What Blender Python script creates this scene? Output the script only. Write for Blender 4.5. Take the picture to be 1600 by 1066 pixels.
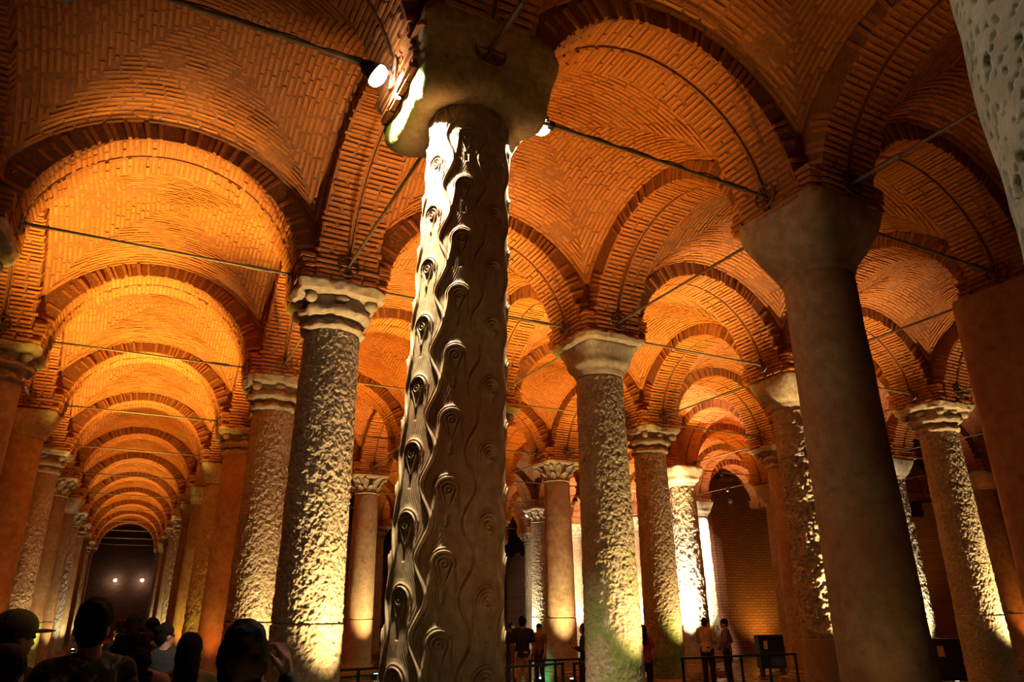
import bpy, bmesh, math, random
import numpy as np
from mathutils import Vector, Matrix, Euler
PI = math.pi
random.seed(7); RNG = np.random.default_rng(7)
for o in list(bpy.data.objects): bpy.data.objects.remove(o)
scene = bpy.context.scene
COL = scene.collection
# ------------------------------------------------------------------ camera, world, exposure
S = 4.9                                     # column spacing
F_PX, YAW, PITCH, ROLL = 1116.9, 0.47902, 0.36644, -0.009343
CAM = np.array([-2.256, -5.435, 1.8])
def cam_axes():
    sy, cy = math.sin(YAW), math.cos(YAW)
    f0 = np.array([sy, cy, 0]); r0 = np.array([cy, -sy, 0]); u0 = np.array([0, 0, 1.])
    f = math.cos(PITCH)*f0 + math.sin(PITCH)*u0; u = -math.sin(PITCH)*f0 + math.cos(PITCH)*u0
    return math.cos(ROLL)*r0 + math.sin(ROLL)*u, -math.sin(ROLL)*r0 + math.cos(ROLL)*u, f
AX = cam_axes()
cd = bpy.data.cameras.new('camera'); cam = bpy.data.objects.new('camera', cd); COL.objects.link(cam)
cd.sensor_width = 36; cd.lens = F_PX/1600*36; cd.clip_end = 400; cd.clip_start = 0.05
cam.matrix_world = Matrix(((AX[0][0], AX[1][0], -AX[2][0], CAM[0]), (AX[0][1], AX[1][1], -AX[2][1], CAM[1]), (AX[0][2], AX[1][2], -AX[2][2], CAM[2]), (0, 0, 0, 1)))
scene.camera = cam
w = bpy.data.worlds.new('world'); scene.world = w; w.use_nodes = True
w.node_tree.nodes['Background'].inputs[0].default_value = (0.0, 0.0, 0.0, 1)
w.node_tree.nodes['Background'].inputs[1].default_value = 0.0
vs = scene.view_settings
vs.view_transform = 'Standard'; vs.look = 'None'; vs.gamma = 1; vs.use_curve_mapping = False
vs.exposure = 0.1
scene.cycles.max_bounces = 5; scene.cycles.diffuse_bounces = 2; scene.cycles.glossy_bounces = 2
scene.cycles.sample_clamp_indirect = 4.0; scene.cycles.use_denoising = True
scene.cycles.caustics_reflective = False; scene.cycles.caustics_refractive = False

def project(P):
    d = np.atleast_2d(P) - CAM
    z = d@AX[2]; z = np.where(np.abs(z) < 1e-6, 1e-6, z)
    return 800 + F_PX*(d@AX[0])/z, 533 - F_PX*(d@AX[1])/z, z
def pix(x, y):
    return AX[0]*(x-800)/F_PX - AX[1]*(y-533)/F_PX + AX[2]
def at_dist(x, y, d):
    r = pix(x, y); return CAM + r*d/math.hypot(r[0], r[1])
def at_z(x, y, z):
    r = pix(x, y); return CAM + r*(z-CAM[2])/r[2]

# ------------------------------------------------------------------ lights (colours, one place to tune)
ORANGE = (1.0, 0.50, 0.06); AMBER = (1.0, 0.60, 0.10); WARM = (1.0, 0.70, 0.32); WHITE = (1.0, 0.86, 0.62); RED = (1.0, 0.30, 0.04)
def spot(loc, to, energy, color, angle=60, blend=0.6, size=0.06, name='spot_light', parent=None):
    l = bpy.data.lights.new(name, 'SPOT'); l.energy = energy; l.color = color; l.spot_size = math.radians(angle)
    l.spot_blend = blend; l.shadow_soft_size = size
    o = bpy.data.objects.new(name, l); COL.objects.link(o)
    o.location = loc; o.rotation_euler = (Vector(to)-Vector(loc)).to_track_quat('-Z', 'Y').to_euler()
    return o
# wide warm uplights standing on the floor of single bays: (column u, column v of the bay's near corner, power, colour)
BAY_LIGHT = {(-2, -1): (40, ORANGE), (-1, -1): (45, ORANGE), (-1, 0): (150, ORANGE), (-1, 1): (40, RED), (0, -1): (45, ORANGE),
             (0, 0): (1300, ORANGE), (0, 1): (280, ORANGE), (0, 2): (90, RED),
             (1, -1): (4700, AMBER), (1, 0): (3400, AMBER), (1, 1): (3600, AMBER), (1, 2): (1500, AMBER), (1, 3): (600, ORANGE),
             (2, -1): (5000, AMBER), (2, 0): (2600, ORANGE), (2, 1): (2400, ORANGE), (2, 2): (2600, AMBER), (2, 3): (1500, RED), (2, 4): (700, RED),
             (3, -1): (4600, AMBER), (3, 0): (1800, ORANGE), (3, 1): (1500, ORANGE), (3, 2): (2000, ORANGE), (3, 3): (2200, ORANGE), (3, 4): (1300, RED),
             (4, -1): (1500, ORANGE), (4, 0): (1500, ORANGE), (4, 1): (1500, ORANGE), (4, 3): (3000, AMBER), (5, -1): (1500, ORANGE), (5, 1): (1200, ORANGE),
             (5, 3): (1000, ORANGE), (6, -1): (2000, AMBER), (7, -1): (1500, ORANGE), (8, -1): (1700, ORANGE), (9, -1): (1500, ORANGE), (10, -1): (1000, ORANGE),
             (2, -2): (1900, ORANGE), (4, -2): (1700, ORANGE), (6, -2): (1500, ORANGE), (6, 2): (1500, ORANGE), (7, 3): (1500, ORANGE), (6, 0): (1200, ORANGE)}
BAY_GAIN = 2.6

# ------------------------------------------------------------------ helpers
def vnoise(P, seed=0):
    P = np.asarray(P, float); i = np.floor(P).astype(np.int64); f = P-i; f = f*f*(3-2*f)
    def h(a, b, c):
        n = (a*374761393 + b*668265263 + c*2147483647 + seed*144665) & 0xffffffff
        n = ((n ^ (n >> 13))*1274126177) & 0xffffffff
        return ((n ^ (n >> 16)) & 0xffff)/65535.0
    r = 0
    for dx in (0, 1):
        wx = f[..., 0] if dx else 1-f[..., 0]
        for dy in (0, 1):
            wy = f[..., 1] if dy else 1-f[..., 1]
            for dz in (0, 1):
                wz = f[..., 2] if dz else 1-f[..., 2]
                r = r + wx*wy*wz*h(i[..., 0]+dx, i[..., 1]+dy, i[..., 2]+dz)
    return r*2-1
def fbm(P, octs=3, seed=0):
    r = 0; a = 1.0; P = np.asarray(P, float)
    for k in range(octs):
        r = r + a*vnoise(P*(2**k), seed+k); a *= 0.5
    return r
def mesh_from(name, V, Fq, mat=None, smooth=False):
    V = np.asarray(V, dtype=np.float32).reshape(-1, 3); Fq = np.asarray(Fq, dtype=np.int32)
    me = bpy.data.meshes.new(name); n = len(Fq); k = Fq.shape[1]
    me.vertices.add(len(V)); me.vertices.foreach_set('co', V.ravel())
    me.loops.add(n*k); me.loops.foreach_set('vertex_index', Fq.ravel())
    me.polygons.add(n); me.polygons.foreach_set('loop_start', np.arange(0, n*k, k, dtype=np.int32))
    me.polygons.foreach_set('use_smooth', np.full(n, smooth, dtype=bool))
    me.update(calc_edges=True); me.validate()
    if mat: me.materials.append(mat)
    return me
def grid_faces(nu, nv, wrap_u=False):
    uu = nu if wrap_u else nu-1
    i, j = np.meshgrid(np.arange(uu), np.arange(nv-1), indexing='ij')
    a = i*nv+j; b = ((i+1) % nu)*nv+j
    return np.stack([a, b, b+1, a+1], -1).reshape(-1, 4)
def obj(name, data, parent=None, loc=None, rot=None, kind=None, label=None):
    o = bpy.data.objects.new(name, data); COL.objects.link(o)
    if parent: o.parent = parent
    if loc is not None: o.location = loc
    if rot is not None: o.rotation_euler = rot
    if kind: o['kind'] = kind
    if label: o['label'] = label
    return o
def thing(name, label, cat, loc=(0, 0, 0), rot=(0, 0, 0), group=None, data=None):
    o = obj(name, data, None, loc, rot, 'thing', label); o['category'] = cat
    if group: o['group'] = group
    return o
class MB:                                                     # collects simple solids into one mesh
    def __init__(s): s.bm = bmesh.new()
    def box(s, c, d, rot=None, bev=0.0):
        r = bmesh.ops.create_cube(s.bm, size=1.0, matrix=Matrix.Translation(c)@(rot.to_matrix().to_4x4() if rot else Matrix())@Matrix.Diagonal((d[0], d[1], d[2], 1)))
        if bev: bmesh.ops.bevel(s.bm, geom=list({e for v in r['verts'] for e in v.link_edges}), offset=bev, segments=2, affect='EDGES', profile=0.6)
        return s
    def tube(s, a, b, r1, r2=None, seg=12):
        a, b = Vector(a), Vector(b); d = b-a; L = d.length
        m = Matrix.Translation((a+b)/2)@d.to_track_quat('Z', 'Y').to_matrix().to_4x4()
        bmesh.ops.create_cone(s.bm, cap_ends=True, segments=seg, radius1=r1, radius2=r1 if r2 is None else r2, depth=L, matrix=m); return s
    def ball(s, c, r, sc=(1, 1, 1), seg=16, rot=None):
        bmesh.ops.create_uvsphere(s.bm, u_segments=seg, v_segments=max(6, seg*2//3), radius=r, matrix=Matrix.Translation(c)@(rot.to_matrix().to_4x4() if rot else Matrix())@Matrix.Diagonal((sc[0], sc[1], sc[2], 1))); return s
    def ring(s, c, R, r, axis='Z', seg=24, sec=8):
        q = {'Z': Matrix(), 'X': Matrix.Rotation(PI/2, 4, 'Y'), 'Y': Matrix.Rotation(PI/2, 4, 'X')}[axis]
        vs_ = []
        for i in range(seg):
            t = 2*PI*i/seg
            vs_.append([s.bm.verts.new(Vector(c)+(q@Vector(((R+r*math.cos(p))*math.cos(t), (R+r*math.cos(p))*math.sin(t), r*math.sin(p))))) for p in [2*PI*k/sec for k in range(sec)]])
        for i in range(seg):
            for k in range(sec):
                s.bm.faces.new((vs_[i][k], vs_[(i+1) % seg][k], vs_[(i+1) % seg][(k+1) % sec], vs_[i][(k+1) % sec]))
        return s
    def mesh(s, name, mat, smooth=False):
        bmesh.ops.recalc_face_normals(s.bm, faces=s.bm.faces)
        me = bpy.data.meshes.new(name); s.bm.to_mesh(me); s.bm.free(); me.materials.append(mat)
        if smooth:
            me.polygons.foreach_set('use_smooth', np.full(len(me.polygons), True)); 
            try: me.set_sharp_from_angle(angle=math.radians(40))
            except Exception: pass
        return me

# ------------------------------------------------------------------ materials
class NT:
    def __init__(s, name):
        s.m = bpy.data.materials.new(name); s.m.use_nodes = True; s.t = s.m.node_tree; s.b = s.t.nodes['Principled BSDF']
    def n(s, typ, **kw):
        nd = s.t.nodes.new(typ)
        for k, v in kw.items():
            if k.startswith('i_'):
                key = k[2:]; key = int(key) if key.isdigit() else key.replace('_', ' ')
                nd.inputs[key].default_value = v
            else: setattr(nd, k, v)
        return nd
    def l(s, a, b): s.t.links.new(a, b)
    def ramp(s, fac, stops):
        r = s.n('ShaderNodeValToRGB'); e = r.color_ramp.elements
        while len(e) < len(stops): e.new(0.5)
        for k, (p, c) in enumerate(stops): e[k].position = p; e[k].color = (*c, 1) if len(c) == 3 else c
        s.l(fac, r.inputs[0]); return r.outputs[0]
    def noise(s, scale, detail=4, rough=0.6, vec=None, dist=0.0):
        nn = s.n('ShaderNodeTexNoise', i_Scale=scale, i_Detail=detail, i_Roughness=rough, i_Distortion=dist)
        if vec is not None: s.l(vec, nn.inputs['Vector'])
        return nn.outputs['Fac']
    def mix(s, fac, a, b, mode='MIX'):
        m = s.n('ShaderNodeMix', data_type='RGBA', blend_type=mode)
        for sock, v in ((m.inputs[0], fac), (m.inputs[6], a), (m.inputs[7], b)):
            if isinstance(v, bpy.types.NodeSocket): s.l(v, sock)
            elif isinstance(v, (int, float)): sock.default_value = v
            else: sock.default_value = (*v, 1)
        return m.outputs[2]
    def math(s, op, a, b=0.0, clamp=False):
        m = s.n('ShaderNodeMath', operation=op, use_clamp=clamp)
        for k, v in enumerate((a, b)):
            if isinstance(v, bpy.types.NodeSocket): s.l(v, m.inputs[k])
            else: m.inputs[k].default_value = v
        return m.outputs[0]
    def bump(s, h, strength=0.4, dist=0.02):
        b = s.n('ShaderNodeBump', i_Strength=strength, i_Distance=dist); s.l(h, b.inputs['Height']); s.l(b.outputs[0], s.b.inputs['Normal'])
def plain(name, c, rough=0.6, metal=0.0, emit=None, es=0.0, var=0.12):
    t = NT(name); t.b.inputs['Roughness'].default_value = rough; t.b.inputs['Metallic'].default_value = metal
    g = t.n('ShaderNodeNewGeometry'); nz = t.noise(9, 3, 0.6, g.outputs['Position'])
    t.l(t.ramp(nz, [(0.3, tuple(x*(1-var) for x in c)), (0.7, tuple(min(1, x*(1+var)) for x in c))]), t.b.inputs['Base Color'])
    if 'hair' in name or 'curls' in name: t.b.inputs['Specular IOR Level'].default_value = 0.06
    if emit: t.b.inputs['Emission Color'].default_value = (*emit, 1); t.b.inputs['Emission Strength'].default_value = es
    return t.m
def mat_brick(name, dark, mid, light, pale):
    t = NT(name); g = t.n('ShaderNodeNewGeometry'); oi = t.n('ShaderNodeObjectInfo')
    rnd = t.math('FRACT', t.math('ADD', g.outputs['Random Per Island'], t.math('MULTIPLY', oi.outputs['Random'], 3.7)))
    base = t.ramp(rnd, [(0.0, dark), (0.35, mid), (0.75, light), (1.0, pale)])
    big = t.noise(0.55, 4, 0.6, g.outputs['Position'])
    base = t.mix(t.math('MULTIPLY', t.ramp(big, [(0.42, (0, 0, 0)), (0.68, (1, 1, 1))]), 0.45), base, pale)
    fine = t.noise(24, 6, 0.75, g.outputs['Position'])
    base = t.mix(0.45, base, t.ramp(fine, [(0.35, tuple(x*0.55 for x in dark)), (0.65, light)]))
    t.l(base, t.b.inputs['Base Color']); t.b.inputs['Roughness'].default_value = 0.92
    t.b.inputs['Specular IOR Level'].default_value = 0.15
    t.bump(fine, 0.8, 0.018); return t.m
def mat_stone(name, c1, c2, c3, bump=0.5, scale=9, moss=0.0, rough=0.8, red=0.0):
    t = NT(name); g = t.n('ShaderNodeNewGeometry'); oi = t.n('ShaderNodeObjectInfo'); tc = t.n('ShaderNodeTexCoord')
    p = g.outputs['Position']
    a = t.noise(1.3, 5, 0.65, p, 0.4); b = t.noise(scale, 5, 0.65, p)
    col = t.ramp(a, [(0.32, c1), (0.52, c2), (0.7, c3)])
    col = t.mix(0.4, col, t.ramp(b, [(0.35, tuple(x*0.45 for x in c1)), (0.62, c3)]))
    if red:
        rr = t.noise(0.7, 3, 0.5, p); col = t.mix(t.math('MULTIPLY', t.ramp(rr, [(0.45, (0, 0, 0)), (0.62, (1, 1, 1))]), red), col, (0.30, 0.10, 0.045))
    if name == 'mossy_capital_stone':                    # a patch of green algae on the block's damp side
        sc_ = t.n('ShaderNodeSeparateXYZ'); t.l(tc.outputs['Object'], sc_.inputs[0])
        mx = t.n('ShaderNodeMapRange', i_1=-0.42, i_2=-0.66, i_3=0.0, i_4=1.0); t.l(sc_.outputs[0], mx.inputs[0])
        my = t.n('ShaderNodeMapRange', i_1=6.75, i_2=6.35, i_3=0.0, i_4=1.0); t.l(sc_.outputs[2], my.inputs[0])
        f = t.math('MULTIPLY', t.math('MULTIPLY', mx.outputs[0], my.outputs[0]), t.ramp(t.noise(7, 4, 0.7, p), [(0.38, (0, 0, 0)), (0.55, (1, 1, 1))]), True)
        col = t.mix(f, col, (0.20, 0.30, 0.02))
    if moss:
        sx = t.n('ShaderNodeSeparateXYZ'); t.l(p, sx.inputs[0])
        low = t.n('ShaderNodeMapRange', i_1=0.4, i_2=3.4, i_3=1.0, i_4=0.0); t.l(sx.outputs[2], low.inputs[0])
        mz = t.noise(1.1, 5, 0.7, p)
        f = t.math('MULTIPLY', t.ramp(mz, [(0.46, (0, 0, 0)), (0.6, (1, 1, 1))]), t.math('MULTIPLY', low.outputs[0], moss), True)
        col = t.mix(f, col, (0.17, 0.26, 0.018))
    t.l(col, t.b.inputs['Base Color']); t.b.inputs['Roughness'].default_value = rough
    t.b.inputs['Specular IOR Level'].default_value = 0.3
    t.bump(b, bump, 0.02); return t.m
M = {}
M['brick'] = mat_brick('brick_clay', (0.37, 0.115, 0.03), (0.42, 0.135, 0.034), (0.47, 0.16, 0.04), (0.50, 0.21, 0.065))
M['mortar'] = mat_stone('old_mortar', (0.18, 0.058, 0.021), (0.24, 0.08, 0.028), (0.31, 0.115, 0.042), 0.6, 20)
M['wallbrick'] = NT('wall_brick').m
M['rough'] = mat_stone('weathered_marble', (0.31, 0.22, 0.13), (0.44, 0.335, 0.21), (0.54, 0.45, 0.32), 0.8, 18, 0.4, 0.95)
M['mossy'] = mat_stone('mossy_marble', (0.29, 0.21, 0.12), (0.42, 0.32, 0.19), (0.52, 0.43, 0.28), 0.8, 18, 1.1, 0.95)
M['smooth'] = mat_stone('smooth_marble', (0.24, 0.145, 0.075), (0.36, 0.24, 0.135), (0.45, 0.33, 0.21), 0.5, 7, 0.2, 0.7, 0.5)
M['algae'] = mat_stone('algae_marble', (0.22, 0.25, 0.05), (0.33, 0.36, 0.08), (0.42, 0.42, 0.14), 0.4, 10, 1.2, 0.85)
M['capital'] = mat_stone('capital_stone', (0.30, 0.20, 0.11), (0.45, 0.325, 0.19), (0.55, 0.43, 0.28), 0.5, 12, 0, 0.8)
M['carved'] = mat_stone('carved_marble', (0.40, 0.25, 0.12), (0.50, 0.35, 0.18), (0.58, 0.44, 0.25), 0.10, 14, 0, 0.45, 0.5)
M['carvedcap'] = mat_stone('mossy_capital_stone', (0.33, 0.20, 0.09), (0.48, 0.32, 0.15), (0.56, 0.42, 0.23), 0.55, 14, 0, 0.85)
M['pitted'] = mat_stone('pitted_limestone', (0.30, 0.27, 0.20), (0.42, 0.39, 0.30), (0.52, 0.49, 0.40), 0.5, 10, 0, 0.85)
M['redpier'] = mat_stone('rendered_pier', (0.34, 0.15, 0.08), (0.42, 0.20, 0.11), (0.46, 0.24, 0.14), 0.25, 6, 0, 0.8)
M['iron'] = plain('rusty_iron', (0.16, 0.085, 0.05), 0.5, 0.6, var=0.4)
M['steel'] = plain('worn_steel', (0.13, 0.09, 0.06), 0.5, 0.4, var=0.3)
M['black'] = plain('black_metal', (0.012, 0.012, 0.012), 0.4, 0.3)
M['cable'] = plain('black_cable', (0.02, 0.016, 0.012), 0.6)
M['lens'] = plain('lamp_glass', (1, 1, 1), 0.2, 0, (1.0, 0.93, 0.78), 60.0)
M['lens_small'] = plain('small_lamp_glass', (1, 1, 1), 0.2, 0, (1.0, 0.85, 0.6), 16.0)
M['dark_skin'] = plain('skin', (0.42, 0.20, 0.12), 0.55)
M['hair'] = plain('dark_hair', (0.012, 0.009, 0.008), 0.7, var=0.3)
M['brown_hair'] = plain('brown_curls', (0.03, 0.013, 0.007), 0.75, var=0.5)
M['eye'] = plain('eye', (0.02, 0.015, 0.012), 0.2)
M['lip'] = plain('lips', (0.36, 0.11, 0.08), 0.5)
def cloth(name, c, r=0.85): return plain(name, c, r, var=0.25)
# floor: dark wet stone; wall: small coursed brick
t = NT('wet_stone'); g = t.n('ShaderNodeNewGeometry'); nz = t.noise(1.5, 5, 0.6, g.outputs['Position'])
t.l(t.ramp(nz, [(0.35, (0.035, 0.03, 0.018)), (0.65, (0.085, 0.075, 0.05))]), t.b.inputs['Base Color'])
t.l(t.ramp(nz, [(0.4, (0.12,)*3), (0.65, (0.5,)*3)]), t.b.inputs['Roughness']); t.bump(nz, 0.2, 0.02); M['floor'] = t.m
t = NT('wall_brick_courses'); g = t.n('ShaderNodeNewGeometry'); mp = t.n('ShaderNodeMapping'); t.l(g.outputs['Position'], mp.inputs[0])
mp.inputs['Rotation'].default_value = (PI/2, 0, 0)
bt = t.n('ShaderNodeTexBrick', i_Scale=1.0, i_Color1=(0.34, 0.14, 0.075, 1), i_Color2=(0.42, 0.19, 0.10, 1), i_Mortar=(0.16, 0.07, 0.04, 1))
bt.inputs['Brick Width'].default_value = 0.42; bt.inputs['Row Height'].default_value = 0.13; bt.inputs['Mortar Size'].default_value = 0.018
t.l(mp.outputs[0], bt.inputs['Vector']); t.l(bt.outputs['Color'], t.b.inputs['Base Color']); t.b.inputs['Roughness'].default_value = 0.9
t.bump(bt.outputs['Fac'], -0.6, 0.03); M['wallbrick'] = t.m

# ------------------------------------------------------------------ room shell
def slab(name, lo, hi, mat):
    c = [(a+b)/2 for a, b in zip(lo, hi)]; d = [b-a for a, b in zip(lo, hi)]
    return obj(name, MB().box(c, d).mesh(name, mat), kind='structure')
slab('floor', (-15, -13, -0.4), (40, 64, 0.0), M['floor'])
slab('wall_left', (-13.0, -13, 0), (-12.2, 64, 9.6), M['wallbrick'])
slab('wall_far', (-12.2, 61.2, 0), (23.4, 62, 9.6), M['wallbrick'])
slab('wall_behind', (-12.2, -13, 0), (36, -12.3, 9.6), M['wallbrick'])
slab('wall_right', (36.6, -13, 0), (37.3, 22.5, 9.6), M['wallbrick'])
slab('wall_inner', (23.42, 22.5, 0), (37.3, 23.3, 9.6), M['wallbrick'])
slab('wall_side', (23.42, 23.3, 0), (24.2, 61.2, 9.6), M['wallbrick'])

# ------------------------------------------------------------------ vault bays: shell, transverse arches, bricks
ZS, RI, AW, A = 6.45, 1.78, 0.48, 1.98          # springing height, intrados radius, half width of arch, half size of web
HB = S/2
RW = 2.3; ZW = ZS+RI+0.27-RW; DOME = 0.28
def hweb(x, y):
    x, y = np.abs(x), np.abs(y); m = np.minimum(x, y); Mx = np.maximum(x, y)
    return ZW + np.sqrt(np.maximum(RW*RW-m*m, 0.05)) + DOME*(1-(np.minimum(Mx, A)/A)**2)
def web_mesh():
    n = 61; a = np.linspace(-A-0.08, A+0.08, n); X, Y = np.meshgrid(a, a, indexing='ij')
    Z = hweb(X, Y); P = np.stack([X, Y, Z], -1)
    Z = Z + 0.012*fbm(P*2.3, 2, 3)
    return mesh_from('vault', np.stack([X, Y, Z], -1), grid_faces(n, n), M['mortar'], True)
# brick template (worn box) : x = length, y = course thickness, z = outward (+z shows)
def template():
    bm = bmesh.new(); bmesh.ops.create_cube(bm, size=1.0)
    for v in bm.verts:
        if v.co.z > 0: v.co.x *= 0.96; v.co.y *= 0.86
    bmesh.ops.bevel(bm, geom=[e for e in bm.edges if e.verts[0].co.z > 0 and e.verts[1].co.z > 0], offset=0.1, segments=1, affect='EDGES')
    me = bpy.data.meshes.new('brick'); bm.to_mesh(me); bm.free(); me.materials.append(M['brick']); return me
BRICK = template()
TV = np.array([(x*(1 if z < 0 else 0.95), y*(1 if z < 0 else 0.8), z) for z in (-.5, .5) for x, y in ((-.5, -.5), (.5, -.5), (.5, .5), (-.5, .5))])
TF = np.array([(4, 5, 6, 7), (0, 1, 5, 4), (1, 2, 6, 5), (2, 3, 7, 6), (3, 0, 4, 7)])
def joined(name, mats, mat):
    mats = np.asarray(mats); n = len(mats)
    V = np.einsum('nij,kj->nki', mats[:, :3, :3], TV) + mats[:, None, :3, 3]
    Fq = (TF[None] + 8*np.arange(n)[:, None, None]).reshape(-1, 4)
    return mesh_from(name, V, Fq, mat)
def frame(c, T, N, dims):
    T = T/np.linalg.norm(T); N = N-T*(N@T); N = N/np.linalg.norm(N); B = np.cross(N, T)
    m = np.eye(4); m[:3, 0] = T*dims[0]; m[:3, 1] = B*dims[1]; m[:3, 2] = N*dims[2]; m[:3, 3] = c
    return m
def web_bricks(rng):
    out = []; pitch = 0.078
    for axis in (0, 1):
        for sgn in (-1, 1):
            c = A-0.03
            while c > 0.06:
                y = -c + rng.uniform(0.0, 0.25)*0 ; y = -c + rng.uniform(-0.1, 0.1)
                while y < c:
                    L = rng.uniform(0.22, 0.34); y2 = min(y+L, c); y1 = max(y, -c)
                    if y2-y1 > 0.07:
                        ym = (y1+y2)/2
                        e = 0.01
                        def P(s, t):
                            return np.array([sgn*s, t, hweb(s, t)]) if axis == 0 else np.array([t, sgn*s, hweb(s, t)])
                        p = P(c, ym); dT = P(c, ym+e)-P(c, ym-e); dC = P(c+e, ym)-P(c-e, ym)
                        N = np.cross(dT, dC); N = -N if N[2] > 0 else N
                        T = dT/np.linalg.norm(dT); arc = (y2-y1)*np.linalg.norm(dT)/(2*e)
                        N = N/np.linalg.norm(N)
                        prot = max(0.004, 0.015 + 0.010*vnoise(p[None]*1.6, 5)[0] + rng.uniform(-0.007, 0.007))
                        if True:
                            jig = np.array([rng.normal(0, 0.012), rng.normal(0, 0.012), rng.normal(0, 0.012)])
                            out.append(frame(p+N*(prot-0.03), T+jig, N, (max(0.05, arc-rng.uniform(0.012, 0.035)), pitch-rng.uniform(0.016, 0.032), 0.06)))
                    y = y+L
                c -= pitch
    return out
def arch_bricks(rng):                                   # arch spans local x, width along y, intrados radius RI at height ZS
    out = []; n = int(PI*RI/0.078)
    for k in range(n):
        t = PI*(k+0.5)/n
        for row in (-1, 1):
            rad = np.array([math.cos(t), 0, math.sin(t)]); L = rng.uniform(0.40, 0.475)
            inn = 0.022 + rng.uniform(0, 0.012)
            yc = row*(inn + L/2); r0 = RI - rng.uniform(-0.004, 0.02)
            if rng.random() < 0.35 :                     # two half bricks
                for q in (0, 1):
                    l2 = L/2-0.008; out.append(frame(np.array([0, row*(inn + l2/2 + q*(l2+0.016)), ZS]) + rad*(r0+0.14+rng.uniform(-.004, .004)), np.array([0, 1., 0]), -rad, (l2, 0.078-rng.uniform(0.016, 0.03), 0.28)))
            else:
                out.append(frame(np.array([0, yc, ZS]) + rad*(r0+0.14), np.array([rng.normal(0, .01), 1., rng.normal(0, .01)]), -rad, (L, 0.078-rng.uniform(0.016, 0.03), 0.28)))
    return out
def arch_mesh():
    n = 49; t = np.linspace(0, PI, n); V = []
    prof = [(RI+0.012, -AW+0.02), (RI+0.012, -0.02), (RI+0.05, -0.016), (RI+0.05, 0.016), (RI+0.012, 0.02), (RI+0.012, AW-0.02), (RI+0.55, AW-0.02), (RI+0.55, -AW+0.02)]
    for a in t:
        for r, y in prof: V.append((r*math.cos(a), y, ZS+r*math.sin(a)))
    k = len(prof); Fq = [(i*k+j, i*k+(j+1) % k, (i+1)*k+(j+1) % k, (i+1)*k+j) for i in range(n-1) for j in range(k)]
    return mesh_from('arch', V, Fq, M['mortar'])
def springer_mats(rng):                                  # courses of the square pier head over a capital
    out = []; z = 6.46
    for k in range(5):
        for sx, sy, ax in ((1, 0, 1), (-1, 0, 1), (0, 1, 0), (0, -1, 0)):
            hw = 0.655 + rng.uniform(-0.03, 0.03)
            for q in (-1, 0, 1):
                L = 2*hw/3-0.015
                if ax == 1: c = np.array([sx*(hw-0.10), q*2*hw/3, z+0.03]); T = np.array([0, 1., 0]); N = np.array([sx*1., 0, 0])
                else: c = np.array([q*2*hw/3, sy*(hw-0.10), z+0.03]); T = np.array([1., 0, 0]); N = np.array([0, sy*1., 0])
                out.append(frame(c, T, N, (L, 0.058, 0.2+rng.uniform(-.03, .03))))
        z += 0.075
    return out
WEB = web_mesh(); ARCH = arch_mesh()
PIERCORE = MB().box((0, 0, 6.63), (1.18, 1.18, 0.38)).box((0, 0, 7.6), (0.92, 0.92, 1.9)).mesh('springer', M['mortar'])
wb0 = web_bricks(np.random.default_rng(1)); ab0 = arch_bricks(np.random.default_rng(2)); sp0 = springer_mats(np.random.default_rng(3))
WEB_ALL = joined('vault_brickwork', wb0, M['brick']); ARCH_ALL = joined('arch_brickwork', ab0, M['brick']); SPR_ALL = joined('springer_brickwork', sp0, M['brick'])
ROT90 = np.array([[0, -1, 0, 0], [1, 0, 0, 0], [0, 0, 1, 0], [0, 0, 0, 1.]])
def tr(x, y, z=0):
    m = np.eye(4); m[:3, 3] = (x, y, z); return m
NEAR = [(-1, -1), (-1, 0), (0, -1), (0, 0), (0, 1), (1, -1), (1, 0), (1, 1), (2, -1), (-1, 1), (1, 2), (2, -2)]
def add_bricks(parent, base, mats, pick, seed):
    """single bricks for the picked indices, the rest of the courses joined"""
    rest = [mats[i] for i in range(len(mats)) if i not in pick]
    if rest: obj('brickwork', joined('brickwork', rest, M['brick']), parent, kind='stuff')
    for i in pick:
        o = bpy.data.objects.new('brick', BRICK); COL.objects.link(o); o.parent = parent; o.matrix_basis = Matrix(mats[i].tolist())
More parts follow.
